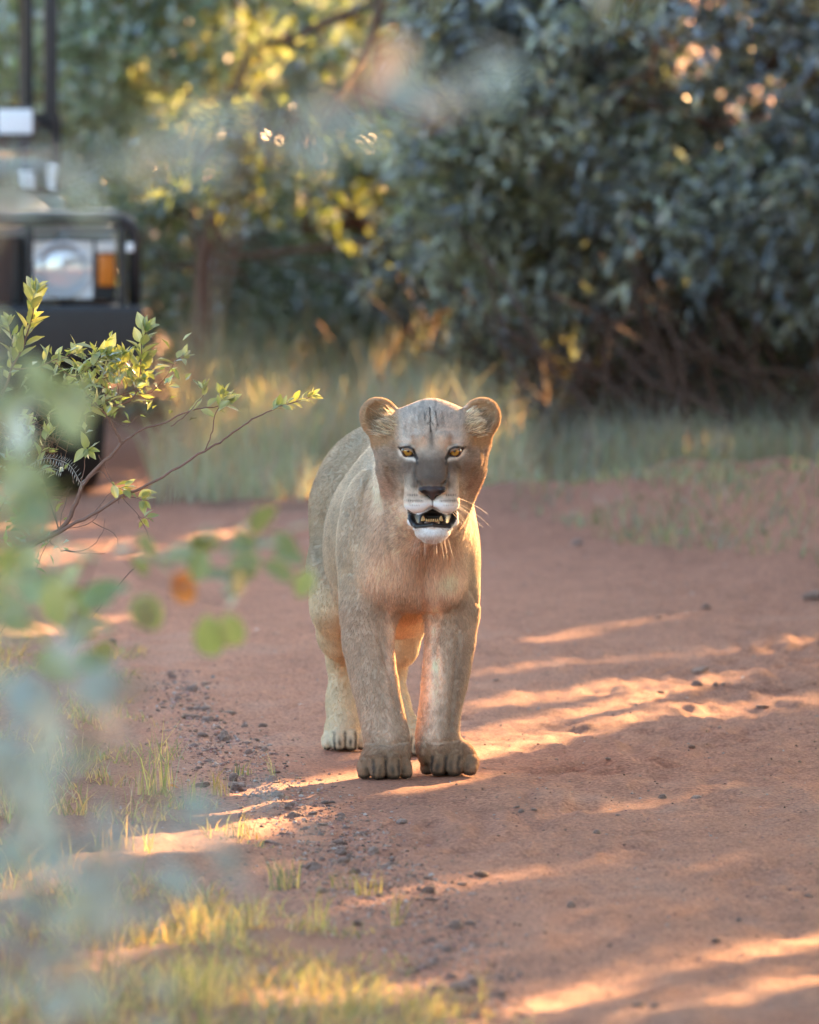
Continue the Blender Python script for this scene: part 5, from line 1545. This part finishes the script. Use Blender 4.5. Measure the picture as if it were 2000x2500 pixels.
def leaf_mesh(name, wd, mat, curl=0.12, fold=0.22, seed=0, obtuse=False):
    ts = [0, 0.10, 0.22, 0.36, 0.52, 0.68, 0.84, 0.95, 1.0]
    ws = [0.02, 0.02, 0.62, 0.94, 1.0, 0.82, 0.45, 0.14, 0.0] if not obtuse else [0.02, 0.02, 0.6, 0.9, 1.0, 0.98, 0.78, 0.42, 0.0]
    V, F = [], []
    r = np.random.default_rng(seed)
    bx = r.uniform(-0.06, 0.06)
    for t_, w in zip(ts, ws):
        z = -curl * t_ * t_; x0 = bx * math.sin(t_ * 3)
        h = w * wd / 2
        wv = 0.012 * math.sin(t_ * 17 + seed)
        V += [(x0 - h, t_, z + h * fold * 2 + wv), (x0, t_, z), (x0 + h, t_, z + h * fold * 2 - wv)]
    for i in range(len(ts) - 1):
        a = i * 3
        F += [(a, a + 1, a + 4, a + 3), (a + 1, a + 2, a + 5, a + 4)]
    me = bpy.data.meshes.new(name); me.from_pydata(V, [], F)
    for p in me.polygons: p.use_smooth = True
    me.materials.append(mat); return me

M_sl = obj_leaf_mat('shrub_leaf_green', (0.22, 0.29, 0.12), (0.36, 0.42, 0.20), 0.42, (1.5, 1.35, 0.45), 0.09, 0.35)
M_fl = obj_leaf_mat('front_leaf_teal', (0.15, 0.23, 0.19), (0.30, 0.37, 0.33), 0.40, (1.2, 1.2, 0.85), 0.12, 0.4)
M_gl = obj_leaf_mat('hanging_leaf_green', (0.15, 0.25, 0.13), (0.29, 0.36, 0.19), 0.45, (1.6, 1.5, 0.5), 0.10, 0.4)
M_ol = obj_leaf_mat('orange_leaf', (0.55, 0.24, 0.04), (0.62, 0.30, 0.06), 0.5, (1.3, 1.0, 0.4), 0.05, 0.4)
M_tl = obj_leaf_mat('tan_leaf', (0.52, 0.33, 0.20), (0.58, 0.38, 0.24), 0.4, (1.2, 1.0, 0.7), 0.05, 0.4)
LM = [leaf_mesh('leaf', w, M_sl, c, f, s) for w, c, f, s in ((0.42, 0.12, 0.2, 1), (0.48, 0.25, 0.25, 2), (0.38, 0.05, 0.15, 3), (0.44, -0.12, 0.22, 4))]
LMT = [leaf_mesh('leaf', w, M_fl, c, f, s, True) for w, c, f, s in ((0.52, 0.12, 0.1, 5), (0.60, 0.25, 0.15, 6), (0.48, 0.0, 0.12, 7))]
LMG = [leaf_mesh('leaf', w, M_gl, c, f, s, True) for w, c, f, s in ((0.60, 0.10, 0.1, 8), (0.66, 0.2, 0.12, 9))]
LMO = [leaf_mesh('leaf', 0.7, M_ol, 0.1, 0.1, 10, True)]
LMB = [leaf_mesh('leaf', 0.45, M_tl, 0.1, 0.1, 11, True)]

def put_leaf(parent, root, p, d, size, meshes, up=None, name='leaf'):
    d = np.asarray(d, float); d /= np.linalg.norm(d)
    u = np.array(up if up is not None else (rng.normal() * 0.5, -0.5 + rng.normal() * 0.5, 1.0), float)
    x = np.cross(d, u); x /= np.linalg.norm(x) + 1e-9; z = np.cross(x, d)
    o = bpy.data.objects.new(name, meshes[int(rng.integers(len(meshes)))])
    link(o, parent)
    M = Matrix(((x[0] * size, d[0] * size, z[0] * size, p[0] - root[0]), (x[1] * size, d[1] * size, z[1] * size, p[1] - root[1]), (x[2] * size, d[2] * size, z[2] * size, p[2] - root[2]), (0, 0, 0, 1)))
    o.matrix_local = M
    return o

def poly_px(pts, Y, dy=0.0):
    n = len(pts)
    return [W(a, b, Y + dy * (i / max(1, n - 1))) for i, (a, b) in enumerate(pts)]

def smooth_line(P, k=4):
    P = np.array(P); n = len(P)
    out = []
    for i in range(n - 1):
        p0, p1, p2, p3 = P[max(i - 1, 0)], P[i], P[i + 1], P[min(i + 2, n - 1)]
        for t in np.linspace(0, 1, k, endpoint=False):
            out.append(0.5 * (2 * p1 + (p2 - p0) * t + (2 * p0 - 5 * p1 + 4 * p2 - p3) * t * t + (3 * p1 - p0 - 3 * p2 + p3) * t ** 3))
    out.append(P[-1]); return out

# ---- sharp shrub at the left
SY = 27.55
sroot = np.array([-1.42, SY, float(ground_h(np.array([-1.42]), np.array([SY]))[0])])
shrub = empty('leafy_shrub', tuple(sroot), 'sharp-leaved green shrub reaching in from the left edge in front of the vehicle', 'shrub')
mm = 1.07e-3
def branch(pts, r0, r1, dy=0.0, y0=0.0, pre=None, name='branch'):
    P = poly_px(pts, SY + y0, dy)
    if pre is not None: P = list(pre) + P
    P = smooth_line(P)
    P = [p + rng.normal(size=3) * 0.0012 for p in P]
    tube(name, [p - sroot for p in P], list(np.linspace(r0, r1, len(P))), M_twig, shrub, 7)
    return P
sb = [sroot, sroot + np.array([0.12, 0, 0.30])]
A = branch([(5, 1369), (144, 1295), (186, 1226), (204, 1184), (232, 1147), (278, 1105), (297, 1082)], 0.0075, 0.0042, pre=sb)
A1 = branch([(297, 1082), (348, 1049), (404, 1031), (464, 1003), (538, 991), (560, 985)], 0.0032, 0.0010, 0.05)
A2 = branch([(297, 1082), (280, 1049), (262, 1017), (236, 989), (205, 955)], 0.0034, 0.0014, -0.06)
B = branch([(23, 1383), (144, 1300), (223, 1258), (297, 1212), (343, 1193), (417, 1151), (501, 1100), (547, 1073), (594, 1040), (640, 1012), (696, 989), (761, 970)], 0.0060, 0.0010, 0.12, -0.04, pre=[sroot + np.array([0.02, -0.03, 0]), sroot + np.array([0.15, -0.04, 0.28])])
B2 = branch([(501, 1100), (515, 1063), (524, 1017), (540, 985), (547, 965)], 0.0018, 0.0009)
B3 = branch([(417, 1041), (455, 1012), (489, 975), (498, 955)], 0.0016, 0.0008, 0.02)
Cb = branch([(236, 1000), (300, 985), (334, 961), (343, 901), (346, 850), (355, 812)], 0.0026, 0.0012, -0.04)
Db = branch([(334, 961), (371, 957), (417, 905), (427, 882), (450, 872)], 0.0013, 0.0007)
E1 = branch([(120, 1010), (190, 1000), (236, 989)], 0.0026, 0.0018, -0.02)
E2 = branch([(-60, 1180), (-10, 1020), (30, 900), (62, 830), (78, 770), (86, 716)], 0.0050, 0.0014, 0.0, pre=[sroot + np.array([-0.05, 0.03, 0]), sroot + np.array([0.05, 0.03, 0.55])])
E3 = branch([(30, 900), (80, 900), (130, 880), (185, 862)], 0.0024, 0.0010, -0.05)
E4 = branch([(130, 880), (180, 920), (240, 880), (262, 865)], 0.0018, 0.0009, -0.05)
E5 = branch([(180, 950), (240, 930), (290, 905), (300, 870)], 0.0018, 0.0009, -0.03)
F1 = branch([(204, 1184), (245, 1150), (278, 1185), (300, 1195)], 0.0015, 0.0008)
F1b = branch([(223, 1258), (262, 1210), (285, 1190)], 0.0014, 0.0008)
F2 = branch([(297, 1212), (330, 1215), (345, 1222)], 0.0013, 0.0007)
F3 = branch([(186, 1226), (205, 1150), (208, 1110), (213, 1090)], 0.0013, 0.0007)
F4 = branch([(297, 1212), (340, 1262), (356, 1262)], 0.0012, 0.0006)
for pts in ([(204, 1184), (190, 1170), (182, 1160)], [(144, 1295), (162, 1215), (175, 1190)], [(144, 1295), (135, 1240), (168, 1190)], [(160, 1290), (225, 1275), (250, 1225)], [(150, 1345), (215, 1340), (250, 1300), (255, 1265)],
            [(150, 1345), (200, 1350), (255, 1352)], [(120, 1320), (150, 1345)], [(327, 1387), (275, 1445), (232, 1497), (190, 1560), (162, 1613)], [(-30, 1585), (0, 1549), (64, 1439), (116, 1329), (144, 1295)], [(60, 1120), (120, 1100), (139, 1096)],
            [(225, 1275), (275, 1300), (290, 1330)], [(240, 1110), (262, 1150), (292, 1230)], [(340, 1262), (372, 1330)], [(232, 989), (300, 1040), (330, 1020)]):
    branch(pts, 0.0013, 0.0006, rng.uniform(-0.05, 0.05), name='twig')
H1 = branch([(-30, 1300), (30, 1190), (60, 1100), (66, 1040)], 0.0024, 0.0009, 0.04)
H2 = branch([(144, 1295), (110, 1190), (96, 1120), (120, 1060)], 0.0018, 0.0008, -0.04)
H3 = branch([(-30, 1010), (20, 930), (30, 850), (20, 790)], 0.0022, 0.0009, 0.03)
# dry seed heads and the greyish feathery sprig
M_grey = obj_leaf_mat('grey_needle', (0.30, 0.31, 0.28), (0.45, 0.45, 0.42), 0.2, (1, 1, 0.8))
LMN = [leaf_mesh('leaf', 0.16, M_grey, 0.3, 0.1, 12)]
nl = [0]
def add_leaf(p, d, s, ms=None, up=None):
    if nl[0] >= 296: return
    nl[0] += 1
    put_leaf(shrub, sroot, p, d, s, ms or LM, up)
def sprig(P, n, s, frac=0.5, spread=1.0, tip=3):
    """leaf pairs along the last part of a branch, a tuft at its tip"""
    P = np.array(P); m = len(P)
    for i in range(n):
        t = 1 - frac * (i / max(1, n)); k = min(m - 2, int(t * (m - 1))); f = t * (m - 1) - k
        p = P[k] * (1 - f) + P[k + 1] * f; ax = nrm(P[k + 1] - P[k])
        a = i * 2.4 + rng.uniform(-0.4, 0.4)
        perp = nrm(np.cross(ax, [0.2, 1, 0.1])); q = np.cross(ax, perp)
        out = perp * math.cos(a) + q * math.sin(a) * 0.7
        add_leaf(p, nrm(ax * 0.8 + out * 0.85 * spread + np.array([0, -0.1, 0.25])), 1.22 * s * rng.uniform(0.7, 1.15))
    ax = nrm(P[-1] - P[-2])
    for i in range(tip):
        a = i * 2.1; perp = nrm(np.cross(ax, [0.2, 1, 0.1])); q = np.cross(ax, perp)
        add_leaf(P[-1], nrm(ax + (perp * math.cos(a) + q * math.sin(a)) * 0.45), s * rng.uniform(0.75, 1.05))
sprig(H1, 12, 0.036, 0.6); sprig(H2, 8, 0.034, 0.5); sprig(H3, 14, 0.036, 0.7); sprig(E2, 22, 0.052, 0.42, 1.0, 4); sprig(Cb, 20, 0.048, 0.6, 1.0, 4); sprig(E3, 10, 0.045, 0.6); sprig(E4, 14, 0.045, 0.7); sprig(E5, 14, 0.045, 0.7); sprig(A2, 8, 0.045, 0.5)
sprig(E1, 10, 0.042, 0.8, tip=0); sprig(A1, 12, 0.036, 0.45); sprig(B2, 8, 0.038, 0.5); sprig(B3, 4, 0.036, 0.3, tip=3); sprig(B, 20, 0.030, 0.13); sprig(Db, 3, 0.034, 0.3, tip=3)
sprig(F1, 8, 0.042, 0.5); sprig(F2, 4, 0.045, 0.6); sprig(F3, 5, 0.040, 0.4); sprig(F4, 3, 0.032, 0.3, tip=2)
for i in range(130):       # the dense middle of the shrub
    px, py = rng.normal(262, 78), rng.normal(925, 38)
    if px < 60 or px > 390: continue
    p = W(px, py, SY + rng.uniform(-0.10, 0.08))
    add_leaf(p, nrm(np.array([rng.normal() * 0.9 + 0.2, rng.normal() * 0.5, 0.5 + rng.normal() * 0.5])), 0.050 * rng.uniform(0.65, 1.15))
_n = 420
_px = np.concatenate([rng.normal(235, 85, 260), rng.normal(60, 50, 160)]); _py = np.concatenate([rng.normal(935, 42, 260), rng.normal(1180, 120, 160)])
_P = np.array([W(a, b, SY + rng.uniform(-0.12, 0.12)) for a, b in zip(_px, _py)])
_d = nrm(np.stack([rng.normal(size=_n) * 0.9 + 0.2, rng.normal(size=_n) * 0.5, 0.45 + rng.normal(size=_n) * 0.5], 1))
_V, _T = leaves_np(_P - sroot, _d, rng.uniform(0.022, 0.042, _n), rng.uniform(0.010, 0.017, _n))
_o = mesh_np('small_leaves', _V, _T, M_leaf_sharp, shrub, cols=np.repeat(leaf_cols(_n, (0.25, 0.32, 0.14), 0.2), 5, axis=0), smooth=False)
_o['kind'] = 'stuff'
for i in range(6):
    tube('twig', [q - sroot for q in smooth_line(poly_px([(236 + rng.uniform(-30, 40), 989), (250 + i * 20, 950), (215 + i * 27, 905 + rng.uniform(-20, 20))], SY, rng.uniform(-0.06, 0.06)))], list(np.linspace(0.0014, 0.0006, 9)), M_twig, shrub, 5)
J = ([], [])
for sx_, sy_, tx, ty in ((70, 1140, 150, 1125), (80, 1165, 150, 1150), (150, 1125, 200, 1185)):
    P = smooth_line(poly_px([(sx_, sy_), ((sx_ + tx) / 2, (sy_ + ty) / 2 - 14), (tx, ty)], SY - 0.03), 6)
    tube(None, [p - sroot for p in P], list(np.linspace(0.0011, 0.0007, len(P))), None, join=J, n=5)
    for p in P:
        for s in (-1, 1):
            V0 = p - sroot; d = nrm(np.array([s * 0.5 + 0.3, rng.normal() * 0.3, s * 0.9])) * 0.017
            b0 = len(J[0]); J[0].extend([V0, V0 + d * 0.5 + np.array([0.0014, 0, 0.0005]), V0 + d, V0 + d * 0.5 - np.array([0.0014, 0, 0.0005])]); J[1].append((b0, b0 + 1, b0 + 2, b0 + 3))
pymesh('feathery_sprig', J[0], J[1], principled('grey_sprig', (0.36, 0.37, 0.34), 0.7), shrub)
J = ([], [])       # dead brown seed tangle
for i in range(260):
    p = W(rng.normal(60, 50), rng.normal(1090, 38), SY + 0.1 + rng.uniform(-0.1, 0.1)) - sroot
    tube(None, [p, p + rng.normal(size=3) * 0.018, p + rng.normal(size=3) * 0.03], [0.0012, 0.0010, 0.0005], None, join=J, n=3)
o = pymesh('seed_tangle', J[0], J[1], principled('dry_brown', (0.22, 0.13, 0.08), 0.9, noise=0.3), shrub)
tag(o, 'tangle of dry brown seed stalks', kind='stuff')

# ---- out-of-focus plants close to the camera
def near_plant(name, label, cat, Y, stems, regions, meshes, rt=0.006, extra=()):
    """stems: pixel polylines; regions: (px, py, sx, sy, n, size, depth)"""
    x0 = W(stems[0][0][0], 0, Y)[0]
    root = np.array([x0 - 0.05, Y, float(ground_h(np.array([x0 - 0.05]), np.array([Y]))[0])])
    e = empty(name, tuple(root), label, cat)
    for st in stems:
        P = poly_px(st, Y, rng.uniform(-0.2, 0.2))
        P = smooth_line([root, root * 0.5 + P[0] * 0.5 + np.array([0.02, 0, 0.05])] + P)
        tube('stem', [p - root for p in P], list(np.linspace(rt, 0.0012, len(P))), M_twig, e, 7)
    for (px, py, sx, sy, n, s, dy) in regions:
        for i in range(n):
            p = W(px + rng.normal() * sx, py + rng.normal() * sy, Y + rng.uniform(-dy, dy))
            d = nrm(np.array([rng.normal() + 0.3, rng.normal() * 0.5, rng.normal() * 0.8 + 0.1]))
            put_leaf(e, root, p, d, s * rng.uniform(0.7, 1.2), meshes)
    for (px, py, s, ms, d) in extra:
        put_leaf(e, root, W(px, py, Y), d, s, ms, up=(0.1, -1, 0.3))
    return e
near_plant('front_bush', 'out-of-focus grey-green bush filling the lower left corner close to the camera', 'bush', 12.5,
           [[(-100, 2600), (60, 2300), (160, 2000), (210, 1760)], [(0, 2600), (200, 2400), (380, 2150), (560, 1990)], [(-120, 2300), (0, 1900), (60, 1650)], [(-60, 2600), (100, 2200), (300, 1900), (500, 1850)]],
           [(80, 1710, 85, 50, 26, 0.052, 0.4), (230, 1700, 40, 35, 9, 0.052, 0.3), (40, 1960, 70, 90, 30, 0.052, 0.5), (180, 2120, 110, 80, 36, 0.052, 0.6), (80, 2330, 120, 110, 46, 0.054, 0.6), (60, 1850, 60, 60, 16, 0.052, 0.4), (430, 2010, 110, 40, 14, 0.045, 0.5), (420, 2140, 110, 50, 14, 0.045, 0.5), (650, 1970, 50, 22, 4, 0.040, 0.3)], LMT)
near_plant('hanging_spray', 'blurred spray of round green leaves with one orange leaf in front of the road', 'branch', 18.3,
           [[(-200, 1500), (60, 1330), (240, 1330), (420, 1340), (600, 1330)], [(-200, 1500), (40, 1420), (150, 1400), (200, 1520)], [(240, 1330), (340, 1400), (480, 1450), (560, 1470)]],
           [(150, 1440, 32, 40, 14, 0.080, 0.3), (110, 1520, 40, 35, 9, 0.080, 0.3), (210, 1530, 25, 30, 5, 0.07, 0.2), (345, 1345, 22, 25, 5, 0.062, 0.1), (440, 1345, 28, 20, 7, 0.065, 0.1), (610, 1340, 55, 30, 16, 0.065, 0.2), (540, 1440, 45, 35, 9, 0.060, 0.2)], LMG,
           0.004, [(350, 1440, 0.075, LMG, (0.35, 0, -1)), (330, 1445, 0.07, LMG, (0.5, 0, -1)), (425, 1395, 0.062, LMO, (0.5, 0, -0.8)), (500, 1490, 0.085, LMG, (0.25, 0.1, -1)), (545, 1490, 0.07, LMG, (0.4, 0.1, -0.8)), (760, 1380, 0.06, LMG, (-0.4, 0, -1)), (470, 1395, 0.05, LMO, (-0.6, 0, -0.8))])
near_plant('left_sapling', 'blurred pale green sapling at the left edge in front of the sharp shrub', 'sapling', 14.5,
           [[(-200, 1500), (-60, 1200), (0, 1000), (60, 880)], [(-200, 1500), (-30, 1330), (80, 1230)]],
           [(40, 950, 28, 50, 13, 0.082, 0.3), (110, 915, 30, 14, 5, 0.070, 0.3), (20, 1230, 40, 45, 14, 0.060, 0.3), (80, 1290, 30, 22, 8, 0.055, 0.3), (20, 1340, 30, 30, 9, 0.055, 0.3), (10, 1470, 20, 50, 10, 0.06, 0.3), (20, 1120, 30, 30, 10, 0.055, 0.3)], LMG)
near_plant('overhanging_branch', 'blurred branch with pale leaves and tan leaves crossing the upper part close to the camera', 'branch', 11.0,
           [[(-250, 700), (0, 480), (300, 400), (600, 340), (900, 250), (1060, 215)], [(600, 340), (800, 250), (960, 150)], [(0, 480), (150, 470), (260, 430)]],
           [(160, 425, 120, 30, 13, 0.045, 0.3), (400, 390, 140, 30, 22, 0.042, 0.3), (700, 320, 110, 30, 22, 0.042, 0.3), (980, 235, 90, 24, 17, 0.042, 0.3), (1200, 180, 38, 22, 11, 0.042, 0.2), (30, 480, 30, 30, 4, 0.045, 0.2)], LMT,
           0.004, [(905, 195, 0.055, LMB, (0.7, 0, 0.8)), (870, 240, 0.05, LMB, (0.7, 0, 0.6)), (990, 295, 0.050, LMB, (0.9, 0, 0.4)), (1010, 275, 0.04, LMB, (1, 0, 0.1))])


# fallen leaves on the ground
M_pl = obj_leaf_mat('pale_leaf', (0.60, 0.58, 0.52), (0.66, 0.64, 0.60), 0.1, (1, 1, 1))
LMP = leaf_mesh('leaf_blade', 0.42, M_pl, 0.15, 0.2, 15); LMD = leaf_mesh('leaf_blade', 0.4, M_ol, 0.3, 0.3, 16)
for px, py, L_, me, lb in ((787, 2455, 0.034, LMP, 'pale bleached fallen leaf between the straw tufts at the bottom'), (728, 1728, 0.020, LMP, 'tiny white curled leaf on the shaded road left of the hind leg'),
                           (405, 1938, 0.036, LMD, 'rusty fallen leaf at the foot of the tall dark-stalked tuft'), (620, 1550, 0.018, LMP, 'small pale leaf alone on the far left road'),
                           (640, 2300, 0.040, LMD, 'orange-brown curled leaf in the loose straw tuft'), (1810, 1660, 0.020, LMP, 'small pale leaf above the sunlit streak near the right edge')):
    g = G(px, py); g[2] = float(ground_h(np.array([g[0]]), np.array([g[1]]))[0]) + 0.006
    o = bpy.data.objects.new('fallen_leaf', me); link(o); o.location = tuple(g); o.scale = (L_, L_, L_)
    o.rotation_euler = (rng.uniform(0.1, 0.5), rng.uniform(-0.4, 0.4), rng.uniform(0, 6.28))
    tag(o, lb, 'fallen leaf')
